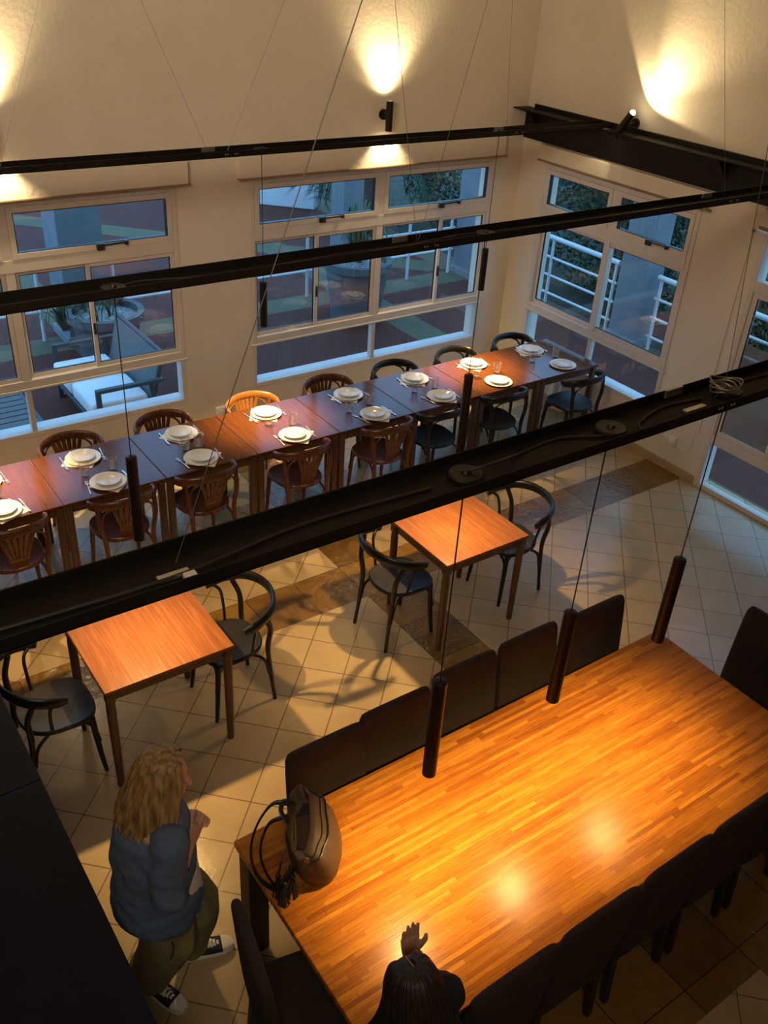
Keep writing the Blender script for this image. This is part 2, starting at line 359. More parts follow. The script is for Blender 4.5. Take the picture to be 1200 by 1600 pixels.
def lathe(bm, prof, seg=24, c=(0,0,0), cap_ends=True):
    c = Vector(c); rings = []
    for r, z in prof:
        if r < 1e-5: rings.append([bm.verts.new(c+Vector((0,0,z)))])
        else: rings.append([bm.verts.new(c+Vector((r*math.cos(k*2*PI/seg), r*math.sin(k*2*PI/seg), z))) for k in range(seg)])
    for a, b in zip(rings, rings[1:]):
        for k in range(seg):
            k2 = (k+1) % seg
            if len(a) == 1 and len(b) == 1: continue
            if len(a) == 1: bm.faces.new((a[0], b[k2], b[k]))
            elif len(b) == 1: bm.faces.new((a[k], a[k2], b[0]))
            else: bm.faces.new((a[k], a[k2], b[k2], b[k]))
def loft(bm, sections, cap=True):
    rings = [[bm.verts.new(p) for p in s] for s in sections]; n = len(rings[0])
    for a, b in zip(rings, rings[1:]):
        for k in range(n): bm.faces.new((a[k], a[(k+1) % n], b[(k+1) % n], b[k]))
    if cap:
        bm.faces.new(list(reversed(rings[0]))); bm.faces.new(rings[-1])
def prism(bm, outline, z0, z1):
    loft(bm, [[Vector((x, y, z0)) for x, y in outline], [Vector((x, y, z1)) for x, y in outline]])
def spline(ctrl, n=8):
    """Catmull-Rom through control points"""
    P = [Vector(c) for c in ctrl]; P = [P[0]*2-P[1]] + P + [P[-1]*2-P[-2]]; out = []
    for i in range(1, len(P)-2):
        for k in range(n):
            t = k/n; a, b, c, d = P[i-1], P[i], P[i+1], P[i+2]
            out.append(.5*((2*b)+(-a+c)*t+(2*a-5*b+4*c-d)*t*t+(-a+3*b-3*c+d)*t**3))
    out.append(P[-2]); return out
def obj(name, bm, mat, parent=None, smooth=True, loc=None, angle=40):
    bmesh.ops.recalc_face_normals(bm, faces=bm.faces[:])
    me = bpy.data.meshes.new(name); bm.to_mesh(me); bm.free()
    for m in (mat if isinstance(mat, (list, tuple)) else [mat]): me.materials.append(m)
    if smooth:
        for p in me.polygons: p.use_smooth = True
        try: me.set_sharp_from_angle(angle=math.radians(angle))
        except Exception: pass
    o = bpy.data.objects.new(name, me); COL.objects.link(o)
    if parent: o.parent = parent
    if loc: o.location = loc
    return o
def tag(o, label, cat, group=None, kind=None):
    o['label'] = label; o['category'] = cat
    if group: o['group'] = group
    if kind: o['kind'] = kind
    return o
def thing(name, label, cat, loc=(0,0,0), rz=0.0, group=None):
    o = bpy.data.objects.new(name, None); o.empty_display_size = .1; COL.objects.link(o)
    o.location = loc; o.rotation_euler = (0, 0, rz); tag(o, label, cat, group); return o
def struct(o):
    o['kind'] = 'structure'; return o
def kids(o): return [c for c in COL.objects if c.parent == o]
def dup(o, loc=None, rz=None, label=None, group=None, parent=None):
    c = o.copy(); COL.objects.link(c)
    if parent: c.parent = parent
    if loc is not None: c.location = loc
    if rz is not None: c.rotation_euler = (0, 0, rz)
    if label: c['label'] = label
    if group: c['group'] = group
    for ch in [k for k in KIDS.get(o, [])]:
        d = ch.copy(); COL.objects.link(d); d.parent = c
        for g in KIDS.get(ch, []):
            e = g.copy(); COL.objects.link(e); e.parent = d
    return c
KIDS = {}
def index_kids(o):
    KIDS[o] = list(o.children)
    for c in o.children: KIDS[c] = list(c.children)

# ------------------------------------------------------------------ the room
WA, WB, ZC = 7.19, 6.855, 5.6            # back wall (y), right wall (x), ceiling
TH = .20
XL, YF = -3.2, -3.0
bm = bmn(); box(bm, XL-.2, WB+TH, YF-.2, WA+TH, -.12, 0); struct(obj('floor', bm, FLOOR, smooth=False))
def wall_holes(bm, u0, u1, z0, z1, holes, to3, t):
    us = sorted({u0, u1, *[h[0] for h in holes], *[h[1] for h in holes]}); zs = sorted({z0, z1, *[h[2] for h in holes], *[h[3] for h in holes]})
    cache = {}
    def V(u, z, d):
        k = (round(u, 5), round(z, 5), d)
        if k not in cache: cache[k] = bm.verts.new(to3(u, z, d))
        return cache[k]
    solid = lambda i, j: 0 <= i < len(us)-1 and 0 <= j < len(zs)-1 and not any(h[0]-1e-6 <= us[i] and us[i+1] <= h[1]+1e-6 and h[2]-1e-6 <= zs[j] and zs[j+1] <= h[3]+1e-6 for h in holes)
    for i in range(len(us)-1):
        for j in range(len(zs)-1):
            if not solid(i, j): continue
            a, b, c, d = us[i], us[i+1], zs[j], zs[j+1]
            for dd in (0, t): bm.faces.new((V(a,c,dd), V(b,c,dd), V(b,d,dd), V(a,d,dd)))
            if not solid(i-1, j): bm.faces.new((V(a,c,0), V(a,d,0), V(a,d,t), V(a,c,t)))
            if not solid(i+1, j): bm.faces.new((V(b,c,0), V(b,d,0), V(b,d,t), V(b,c,t)))
            if not solid(i, j-1): bm.faces.new((V(a,c,0), V(b,c,0), V(b,c,t), V(a,c,t)))
            if not solid(i, j+1): bm.faces.new((V(a,d,0), V(b,d,0), V(b,d,t), V(a,d,t)))
W1 = (.30, 3.065, .47, 2.405); W2 = (3.735, 6.50, .47, 2.405)
W3 = (4.90, 6.82, .47, 2.39); D1 = (2.05, 4.27, 0.0, 2.39)
bm = bmn(); wall_holes(bm, XL-.2, WB+TH, 0, ZC, [W1, W2], lambda u, z, d: (u, WA+d, z), TH)
bmesh.ops.recalc_face_normals(bm, faces=bm.faces[:])
struct(obj('wall_back', bm, PLASTER, smooth=False))
bm = bmn(); wall_holes(bm, YF-.2, WA, 0, ZC, [W3, D1], lambda u, z, d: (WB+d, u, z), TH)
struct(obj('wall_right', bm, PLASTER, smooth=False))
bm = bmn(); box(bm, XL-.2, XL, YF-.2, WA, 0, ZC); struct(obj('wall_left', bm, PLASTER, smooth=False))
bm = bmn(); box(bm, XL, WB, YF-.2, YF, 0, ZC); struct(obj('wall_front', bm, PLASTER, smooth=False))
bm = bmn(); box(bm, XL-.2, WB+TH, YF-.2, WA+TH, ZC, ZC+.12); struct(obj('ceiling', bm, CEILING, smooth=False))
bm = bmn(); rbox(bm, WB-.014, WB, 4.29, WA, 0, .085, .003); struct(obj('baseboard_right', bm, BASE_TILE, smooth=False))
bm = bmn(); rbox(bm, WB-.014, WB, YF, 2.03, 0, .085, .003); struct(obj('baseboard_right_front', bm, BASE_TILE, smooth=False))
bm = bmn(); rbox(bm, XL, WB-.014, WA-.014, WA, 0, .085, .003); struct(obj('baseboard_back', bm, BASE_TILE, smooth=False))

# plaster lintels above the windows with the roller-blind rail under each
def lintel(name, u0, u1, z0, z1, side, ext=0.02):
    bm = bmn()
    if side == 'A': rbox(bm, u0, u1, WA-.06, WA+.02, z0, z1, .006)
    else: rbox(bm, WB-.06, WB+.02, u0, u1, z0, z1, .006)
    t = struct(obj(name, bm, PLASTER, smooth=False))
    bm = bmn()
    if side == 'A': rbox(bm, u0, u1+ext, WA-.066, WA-.02, z0-.012, z0+.004, .003)
    else: rbox(bm, WB-.066, WB-.02, u0-ext, u1, z0-.012, z0+.004, .003)
    obj('blind_rail', bm, BROWN_RAIL, t, smooth=False)
lintel('trim_1', .18, 3.165, 2.42, 2.60, 'A'); lintel('trim_2', 3.62, 6.57, 2.42, 2.60, 'A')
lintel('trim_3', 4.84, 6.90, 2.42, 2.56, 'B', .04); lintel('trim_4', 1.95, 4.30, 2.42, 2.56, 'B')

# ------------------------------------------------------------------ windows
def window(name, loc, rz, W, H, halves=2, slid=(0, 0), right_only_stay=False):
    """local: x along the wall from the left, y outward, z up from the sill"""
    root = bpy.data.objects.new(name, None); COL.objects.link(root); root.location = loc; root.rotation_euler = (0,0,rz); struct(root)
    fw = .045; zl0, zl1 = .43, .51; zu0, zu1 = 1.40, 1.50; mid = W/2
    bm = bmn(); y0, y1 = -.012, .065
    rbox(bm, 0, fw, y0, y1, 0, H, .004); rbox(bm, W-fw, W, y0, y1, 0, H, .004)
    rbox(bm, fw, W-fw, y0, y1, 0, fw, .004); rbox(bm, fw, W-fw, y0, y1, H-fw, H, .004)
    rbox(bm, fw, W-fw, y0-.004, y1, zl0, zl1, .004); rbox(bm, fw, W-fw, y0-.004, y1, zu0, zu1, .004)
    rbox(bm, mid-.035, mid+.035, y0-.002, y1, zl1, H-fw, .004); rbox(bm, mid-.02, mid+.02, y0+.01, y1, fw, zl0, .004)
    rbox(bm, -.02, W+.02, y0-.012, y0+.014, zl0-.004, zl0+.012, .003)
    obj('window_frame', bm, ALU, root, smooth=False)
    def sash(nm, a, b, c, d, s, ya, yb, stay=False):
        bm = bmn()
        rbox(bm, a, a+s, ya, yb, c, d, .003); rbox(bm, b-s, b, ya, yb, c, d, .003)
        rbox(bm, a+s, b-s, ya, yb, c, c+s, .003); rbox(bm, a+s, b-s, ya, yb, d-s, d, .003)
        so = obj(nm, bm, ALU, root, smooth=False)
        bm = bmn(); ym = (ya+yb)/2
        for x0, x1, z0, z1 in ((a+s, a+s+.006, c+s, d-s), (b-s-.006, b-s, c+s, d-s), (a+s, b-s, c+s, c+s+.006), (a+s, b-s, d-s-.006, d-s)):
            box(bm, x0, x1, ya+.004, yb-.004, z0, z1)
        obj('gasket', bm, BLACK_PLASTIC, so, smooth=False)
        bm = bmn(); box(bm, a+s-.004, b-s+.004, ym-.003, ym+.003, c+s-.004, d-s+.004); obj('pane', bm, PANE, so, smooth=False)
        if stay:
            bm = bmn(); xc = a+(b-a)*.52
            rbox(bm, xc-.03, xc+.03, ya-.03, ya, c+.002, c+.052, .004)
            tube(bm, [(xc, ya-.022, c+.038), (xc+.22, ya-.03, c+.046)], .008, 8)
            rbox(bm, xc+.20, xc+.225, ya-.036, ya, c+.022, c+.056, .003)
            obj('window_stay', bm, BLACK_PLASTIC, so)
        return so
    for k in range(2):
        a, b = (fw, mid-.035) if k == 0 else (mid+.035, W-fw)
        sash('vent_sash', a, b, zu1, H-fw, .045, -.02, .03, stay=(k == 1 or not right_only_stay))
        if halves == 2:
            m = (a+b)/2+slid[k]
            s1 = sash('sliding_sash', a, m+.02+slid[k]*.0, zl1, zu0, .035, .028, .052)
            s2 = sash('sliding_sash', m-.02, b, zl1, zu0, .035, .000, .024)
            bm = bmn(); rbox(bm, m-.012, m+.006, -.012, .002, .80, .90, .003); obj('latch', bm, BLACK_PLASTIC, s2)
        bm = bmn(); lo = (fw, mid-.02) if k == 0 else (mid+.02, W-fw)
        box(bm, lo[0]-.004, lo[1]+.004, .024, .030, fw-.004, zl0+.004); obj('pane', bm, PANE, root, smooth=False)
    if halves == 1:
        sash('sliding_sash', fw, mid+.02, zl1, zu0, .04, .028, .052)
        s2 = sash('sliding_sash', mid-.02, W-fw, zl1, zu0, .04, .000, .024)
        bm = bmn(); rbox(bm, mid-.012, mid+.008, -.012, .002, .80, .90, .003); obj('latch', bm, BLACK_PLASTIC, s2)
    # outside sill slab
    bm = bmn(); rbox(bm, 0, W, .07, TH+.02, -.02, .012, .004); obj('window_sill', bm, EXT_WHITE, root, smooth=False)
    return root
window('window_1', (W1[0], WA, W1[2]), 0, W1[1]-W1[0], W1[3]-W1[2], 2, (0, -.08))
window('window_2', (W2[0], WA, W2[2]), 0, W2[1]-W2[0], W2[3]-W2[2], 2, (0, .08))
window('window_3', (WB, W3[1], W3[2]), -PI/2, W3[1]-W3[0], W3[3]-W3[2], 1, right_only_stay=True)

def glass_door():
    root = bpy.data.objects.new('door_1', None); COL.objects.link(root); root.location = (WB, D1[1], 0); root.rotation_euler = (0,0,-PI/2); struct(root)
    W, H = D1[1]-D1[0], D1[3]; fw = .05; y0, y1 = -.012, .065
    bm = bmn()
    rbox(bm, 0, fw, y0, y1, 0, H, .004); rbox(bm, W-fw, W, y0, y1, 0, H, .004)
    rbox(bm, fw, W-fw, y0, y1, 0, .05, .004); rbox(bm, fw, W-fw, y0, y1, H-fw, H, .004)
    rbox(bm, fw, W-fw, y0-.004, y1, .47, .56, .004); rbox(bm, fw, W-fw, y0-.004, y1, 1.90, 1.99, .004)
    obj('door_frame', bm, ALU, root, smooth=False)
    bm = bmn(); rbox(bm, -.16, -.10, -.01, 0.0, .5, 2.36, .003); obj('conduit', bm, PLASTER, root, smooth=False)
    m = .60
    for a, b, ya in ((fw, m+.03, .0), (m-.03, 1.2+.03, .028), (1.2-.03, W-fw, .0)):
        bm = bmn(); s = .05; c, d = .56, 1.90
        rbox(bm, a, a+s, ya, ya+.024, c, d, .003); rbox(bm, b-s, b, ya, ya+.024, c, d, .003)
        rbox(bm, a+s, b-s, ya, ya+.024, c, c+s, .003); rbox(bm, a+s, b-s, ya, ya+.024, d-s, d, .003)
        so = obj('sliding_sash', bm, ALU, root, smooth=False)
        bm = bmn(); box(bm, a+s-.004, b-s+.004, ya+.009, ya+.015, c+s-.004, d-s+.004); obj('pane', bm, PANE, so, smooth=False)
        bm = bmn(); box(bm, a+s, b-s, ya+.0155, ya+.017, c+s, 1.45); obj('frosted_film', bm, FROST, so, smooth=False)
        if a > fw:
            bm = bmn(); rbox(bm, a+.006, a+.03, ya-.03, ya, .62, .70, .004); obj('door_latch', bm, WHITE_PLASTIC, so)
        bm = bmn()
        for x in (a+s, b-s-.006): box(bm, x, x+.006, ya+.004, ya+.02, c+s, d-s)
        obj('gasket', bm, BLACK_PLASTIC, so, smooth=False)
    bm = bmn(); box(bm, fw-.004, W-fw+.004, .024, .030, .046, .474); obj('pane', bm, PANE, root, smooth=False)
    bm = bmn(); box(bm, fw-.004, W-fw+.004, .024, .030, 1.986, H-fw+.004); obj('pane', bm, PANE, root, smooth=False)
glass_door()

# blind bracket, sockets
t = thing('blind_bracket', 'small metal roller blind bracket above the glass door corner', 'bracket', (WB, 4.31, 2.36))
bm = bmn(); rbox(bm, -.03, 0, -.14, .02, -.012, .03, .004); obj('bracket_plate', bm, STEEL, t)
bm = bmn(); tube(bm, [(-.015, .06, .0), (0, .06, .0)], .012, 10); obj('screw', bm, BROWN_RAIL, t)
def socket(loc, rz, label):
    t = thing('wall_socket', label, 'socket', loc, rz)
    bm = bmn(); rbox(bm, -.07, .07, -.045, 0, -.04, .04, .008); obj('socket_box', bm, WHITE_PLASTIC, t)
    for x in (-.035, .035):
        bm = bmn(); rbox(bm, x-.022, x+.022, -.05, -.044, -.022, .022, .004); obj('outlet', bm, PAPER, t)
    return t
s = socket((WB, 4.64, .32), -PI/2, 'white double socket low on the right wall beside the glass door')
bm = bmn(); tube(bm, spline([(.07,-.01,-.02), (.14,-.008,-.05), (.22,-.008,-.02), (.235,-.008,.2), (.235,-.008,.6)], 6), .005, 6); obj('surface_wire', bm, WHITE_PLASTIC, s)
socket((3.405, WA, .32), 0, 'white socket under the pier between the two back windows')

# ------------------------------------------------------------------ steel on the right wall
t = thing('steel_channel', 'long dark steel channel fixed along the right wall above the window', 'beam', (WB-.004, 0, 2.55))
bm = bmn(); rbox(bm, -.018, 0, -2.9, WA, .02, .30, .003); obj('web_plate', bm, BLACK_METAL, t, smooth=False)
bm = bmn(); rbox(bm, -.19, 0, -2.9, WA, .300, .308, .002); obj('top_flange', bm, BLACK_METAL, t, smooth=False)
bm = bmn(); rbox(bm, -.197, -.19, -2.9, WA, .297, .308, .002); obj('flange_lip', bm, BLACK_METAL, t, smooth=False)
bm = bmn(); rbox(bm, -.03, 0, -2.9, WA-.12, .308, .345, .002); obj('wall_angle', bm, BLACK_METAL, t, smooth=False)
for y in (4.75, 7.0):
    bm = bmn(); 
    vs = [[Vector((-.018, y+dy, .298)), Vector((-.17, y+dy, .298)), Vector((-.018, y+dy, .12))] for dy in (-.006, .006)]
    loft(bm, vs); obj('gusset', bm, BLACK_METAL, t, smooth=False)
bm = bmn(); rbox(bm, -.185, -.135, 5.96, 6.06, .308, .316, .002); obj('bracket_tab', bm, STEEL, t, smooth=False)

# ------------------------------------------------------------------ hanging trays (U channels)
TRAYS = {}
def tray(key, y0, wd, z, x0, x1, label, clips, cables, wires):
    t = thing('suspended_tray', label, 'beam', (0, y0, z), 0, 'hanging black lighting trays'); TRAYS[key] = (y0, wd, z)
    h = .042
    bm = bmn(); rbox(bm, x0, x1, 0, wd, 0, .006, .001, 1); rbox(bm, x0, x1, 0, .006, 0, h, .001, 1); rbox(bm, x0, x1, wd-.006, wd, 0, h, .001, 1)
    obj('channel', bm, BLACK_METAL, t, smooth=False)
    for x in clips:
        bm = bmn(); rbox(bm, x-.05, x+.05, wd-.016, wd-.006, .012, h+.004, .002); obj('splice_plate', bm, STEEL, t, smooth=False)
        for dx in (-.045, -.028, .028, .045):
            bm = bmn(); tube(bm, [(x+.10+dx, -.002, .022), (x+.10+dx, .001, .022)], .005, 8); obj('rivet', bm, STEEL, t)
        bm = bmn(); rbox(bm, x-.07, x+.05, .05, .075, .006, .016, .002); obj('hanger_bar', bm, STEEL, t, smooth=False)
    for pts, r in cables:
        bm = bmn(); tube(bm, pts, r, 6); obj('suspension_cable', bm, WIRE, t)
    for pts in wires:
        bm = bmn(); tube(bm, spline(pts, 6), .005, 6); obj('power_cable', bm, CABLE, t)
    return t
# cables: local coordinates (x, y-y0, z-z0)
c_top = ZC-2.862
tray('one', 6.0, .165, 2.862, -3.1, 6.79, 'black hanging tray farthest from the camera, over the long set table', [2.89, 5.56],
     [([(2.85,.08,.03), (1.65,.08,c_top)], .0013), ([(3.0,.08,.03), (4.33,.08,c_top)], .0013), ([(5.58,.08,.03), (5.29,.08,c_top)], .0013),
      ([(1.47,.08,.03), (2.56,.08,c_top)], .0013), ([(-1.2,.08,.03), (-1.6,.08,c_top)], .0013)],
     [[(3.27,.08,.01), (3.6,.11,.01), (4.4,.09,.01), (5.3,.11,.01)]])
c_top = ZC-2.80
tray('two', 3.86, .165, 2.80, -3.1, 6.83, 'black hanging tray in the middle, crossing in front of the windows', [3.0, 5.62],
     [([(3.06,.08,.03), (2.49,.08,c_top)], .0013), ([(3.07,.08,.03), (3.83,.08,c_top)], .0013), ([(5.72,.08,.03), (4.58,.08,c_top)], .0013),
      ([(.3,.08,.03), (-.1,.08,c_top)], .0013)],
     [[(1.36,.08,.01), (1.5,.11,.02), (1.9,.07,.01), (2.6,.11,.01), (3.0,.08,.01)], [(2.9,.08,.01), (3.2,.04,.04), (3.4,.11,.02), (3.7,.08,.02), (4.3,.09,.01), (5.5,.08,.012), (6.6,.10,.01)]])
c_top = ZC-2.765
tray('three', 1.80, .19, 2.765, -3.1, 6.83, 'widest looking black hanging tray nearest the camera, over the butcher block table', [2.86],
     [([(.745,.095,.03), (1.86,.095,c_top)], .0014), ([(3.06,.095,.06), (2.62,.095,c_top)], .0014)],
     [[(.10,.09,.01), (.40,.07,.012), (.75,.06,.015), (1.15,.11,.012), (1.6,.09,.012)], [(1.745,.095,.03), (1.85,.065,.05), (2.0,.12,.012), (2.2,.14,.01), (2.36,.075,.012)],
      [(2.52,.03,.01), (2.56,.08,.015), (2.75,.13,.012), (2.95,.11,.012)], [(3.0,.085,.02), (3.2,.14,.012), (3.6,.11,.01)]])
t3 = [o for o in COL.objects if o.get('label', '').startswith('widest')][0]
bm = bmn()
for k in range(4):
    pts = [(3.06+.05*math.cos(a)*(1+.1*k), .095+.05*math.sin(a)*(1+.08*k), .03+.012*k+.01*math.sin(a*2+k)) for a in [i*2*PI/20 for i in range(20)]]
    tube(bm, pts, .0035, 6, closed=True)
obj('wire_coil', bm, WIRE, t3)
bm = bmn(); rbox(bm, .68, .77, .055, .080, .008, .018, .002, 2, Matrix.Translation((0,0,0))); obj('hanger_bar', bm, STEEL, t3, smooth=False)
bm = bmn(); rbox(bm, .74, .775, .02, .045, .006, .03, .003); obj('cable_gland', bm, WHITE_PLASTIC, t3, smooth=False)

# ------------------------------------------------------------------ pendant lamps
def pendant(key, x, zt, zb, label, power, ang, canopy_r=.06, dy=None):
    y0, wd, z = TRAYS[key]; y = y0+(wd/2 if dy is None else dy)
    t = thing('pendant_lamp', label, 'lamp', (x, y, zb), 0, 'black cylinder pendant lamps')
    L = zt-zb; r = .029
    bm = bmn(); lathe(bm, [(0, L), (.006, L), (.010, L-.001), (r-.003, L-.003), (r, L-.006), (r, .002), (r-.002, 0), (r-.006, 0), (r-.006, .03), (0, .03)], 28)
    obj('lamp_cylinder', bm, PENDANT, t)
    bm = bmn(); lathe(bm, [(0, .024), (r-.007, .024), (r-.007, .027), (0, .027)], 20); obj('lamp_lens', bm, BULB, t)
    bm = bmn(); tube(bm, [(0,0,L-.002), (0,0,z-zb+.012)], .0028, 8); obj('cord', bm, CABLE, t)
    bm = bmn(); lathe(bm, [(0, .002), (canopy_r, .002), (canopy_r, .014), (canopy_r-.006, .02), (.016, .02), (.012, .028), (0, .028)], 28, (0,0,z-zb+.005)); 
    co = obj('canopy', bm, PENDANT, t)
    spot('pendant_light', (0,0,.018), (0,0,-1), power, ang, .75, WARM, .024, t)
    return t
pendant('three', 1.745, 1.888, 1.381, 'pendant lamp over the butcher block table, nearest the leather bag', P_TABLE, 116)
pendant('three', 2.42, 1.939, 1.446, 'middle pendant lamp of the three over the butcher block table', P_TABLE, 116)
pendant('three', 3.095, 1.966, 1.490, 'pendant lamp over the far right end of the butcher block table', P_TABLE, 116)
pendant('two', 1.358, 1.950, 1.447, 'pendant lamp on the left, hanging in front of the long set table', P_SMALL, 140)
pendant('two', 3.556, 1.943, 1.385, 'pendant lamp hanging in front of the black chairs on the right of the long table', P_SMALL, 140)
pendant('one', 3.268, 1.92, 1.559, 'pendant lamp hanging against the left part of the second back window', P_LONG, 88)
pendant('one', 5.507, 1.906, 1.522, 'pendant lamp hanging against the right edge of the second back window', P_LONG, 88)
pendant('one', 1.05, 1.950, 1.590, 'pendant lamp over the left end of the long set table, out of frame', P_LONG, 88)

# ------------------------------------------------------------------ wall sconces
def sconce(loc, rz, label, tilt=None, far=False):
    t = thing('wall_sconce', label, 'lamp', loc, rz, 'black up and down wall sconces')
    bm = bmn(); tube(bm, [(0, 0, 0), (0, -.02, 0)], .045, 20); tube(bm, [(0,-.02,0), (0,(-.135 if far else -.075),0)], .018, 12); obj('wall_mount', bm, PENDANT, t)
    h = .125; r = .032
    bm = bmn(); lathe(bm, [(r-.006, h-.01), (r-.005, h), (r, h), (r, -h), (r-.005, -h), (r-.006, -h+.01)], 24)
    lathe(bm, [(0, h-.014), (r-.004, h-.014)], 24); lathe(bm, [(0, -h+.014), (r-.004, -h+.014)], 24)
    cy = obj('lamp_cylinder', bm, PENDANT, t); cy.location = (0, -.10, 0)
    bm = bmn(); lathe(bm, [(0, h-.008), (r-.008, h-.008), (r-.008, h-.011), (0, h-.011)], 20); lathe(bm, [(0, -h+.008), (r-.008, -h+.008), (r-.008, -h+.011), (0, -h+.011)], 20)
    le = obj('lamp_lens', bm, BULB_BRIGHT, cy)
    if tilt: cy.rotation_euler = tilt
    return t, cy
for x, lab in ((5.09, 'black up and down wall sconce above the second back window'), (1.68, 'black up and down wall sconce above the first back window, out of frame')):
    t, cy = sconce((x, WA, 2.855), 0, lab)
    spot('sconce_up_light', (0,0,.128), (0,0.06,1), P_UP, 100, .95, WARM_WALL, .02, cy)
    spot('sconce_spill_light', (0,0,.128), (0,0,1), 9, 140, .6, WARM_WALL, .02, cy)
    spot('sconce_down_light', (0,0,-.128), (0,.06,-1), P_DOWN, 110, .7, WARM_WALL, .02, cy)
t, cy = sconce((WB, 5.80, 2.93), -PI/2, 'black wall sconce with glaring lens on the right wall above the steel channel', far=True)
bm = bmn(); lathe(bm, [(.024,.118), (.024,.128), (.021,.139), (.013,.147), (0,.150)], 20); obj('glaring_lens', bm, BULB_BRIGHT, cy)
cy.location = (0, -.16, 0); cy.rotation_mode = 'QUATERNION'; cy.rotation_quaternion = Vector((.55, .06, .83)).to_track_quat('Z', 'Y')
spot('sconce_up_light', (0,0,.155), (0,0.0,1), P_SIDE, 78, 1.0, WARM_WALL, .02, cy)
spot('sconce_spill_light', (0,0,.155), (0,0,1), 26, 136, .15, WARM_WALL, .02, cy)
spot('sconce_down_light', (0,0,-.128), (0,0,-1), 6, 60, .5, WARM_WALL, .02, cy)

# ------------------------------------------------------------------ tables
def small_table(label, x0, x1, y0, y1, top_mat, edge_mat, leg_r=.026, group=None, round_leg=True):
    cx, cy = (x0+x1)/2, (y0+y1)/2; hx, hy = (x1-x0)/2, (y1-y0)/2
    t = thing('square_table', label, 'table', (cx, cy, 0), 0, group)
    bm = bmn(); rbox(bm, -hx, hx, -hy, hy, .726, .75, .004); obj('tabletop', bm, top_mat, t, smooth=False)
    bm = bmn(); i = .03
    rbox(bm, -hx+i, hx-i, -hy+i, -hy+i+.02, .655, .726, .002); rbox(bm, -hx+i, hx-i, hy-i-.02, hy-i, .655, .726, .002)
    rbox(bm, -hx+i, -hx+i+.02, -hy+i, hy-i, .655, .726, .002); rbox(bm, hx-i-.02, hx-i, -hy+i, hy-i, .655, .726, .002)
    obj('apron', bm, edge_mat, t, smooth=False)
    for sx in (-1, 1):
        for sy in (-1, 1):
            px, py = sx*(hx-.032), sy*(hy-.032)
            bm = bmn()
            if round_leg:
                rbox(bm, px-.026, px+.026, py-.026, py+.026, .655, .726, .006)
                lathe(bm, [(0,.66), (.024,.66), (.027,.60), (.026,.4), (.021,.0), (0,0)], 16, (px, py, 0))
            else: rbox(bm, px-.025, px+.025, py-.025, py+.025, 0, .726, .006)
            obj('leg', bm, WOOD_LEG, t, angle=60)
    return t
small_table('orange veneer square table left of centre, between two black chairs', .985, 1.748, 3.655, 4.345, WOOD_SMALL, WOOD_LEG)
small_table('orange veneer square table right of centre, under the near hanging tray', 3.29, 4.02, 3.642, 4.30, WOOD_SMALL, WOOD_LEG)
ORD = ['leftmost', 'second', 'third', 'fourth', 'fifth', 'sixth', 'seventh', 'eighth']
def ordn(i): return 'first table from the left' if i == 0 else ORD[i] + ' table from the left'
PX0, PITCHX, LY0, LY1 = 1.4115-.758, .758, 5.568, 6.314
for i in range(8):
    lab = 'red-brown table of the long set row, ' + ('leftmost, cut by the frame' if i == 0 else ('rightmost, at the corner window' if i == 7 else ORD[i] + ' from the left'))
    small_table(lab, PX0+i*PITCHX+.002, PX0+(i+1)*PITCHX-.002, LY0, LY1, WOOD_LONG, WOOD_LEG, round_leg=False, group='tables pushed into one long row')

def big_table():
    t = thing('dining_table', 'large butcher block dining table with thick square legs', 'table', (2.56, 1.88, 0))
    hx, hy = 1.425, .58
    bm = bmn(); rbox(bm, -hx, hx, -hy, hy, .72, .76, .006, 3); obj('tabletop', bm, BUTCHER, t, smooth=False)
    bm = bmn(); i = .05
    for a in ((-hx+i, hx-i, -hy+i, -hy+i+.03), (-hx+i, hx-i, hy-i-.03, hy-i), (-hx+i, -hx+i+.03, -hy+i, hy-i), (hx-i-.03, hx-i, -hy+i, hy-i)): rbox(bm, *a, .62, .72, .003)
    obj('apron', bm, DARK_LEG, t, smooth=False)
    for sx in (-1, 1):
        for sy in (-1, 1):
            bm = bmn(); px, py = sx*(hx-.065), sy*(hy-.065); rbox(bm, px-.05, px+.05, py-.05, py+.05, 0, .72, .006); obj('leg', bm, DARK_LEG, t, smooth=False)
big_table()

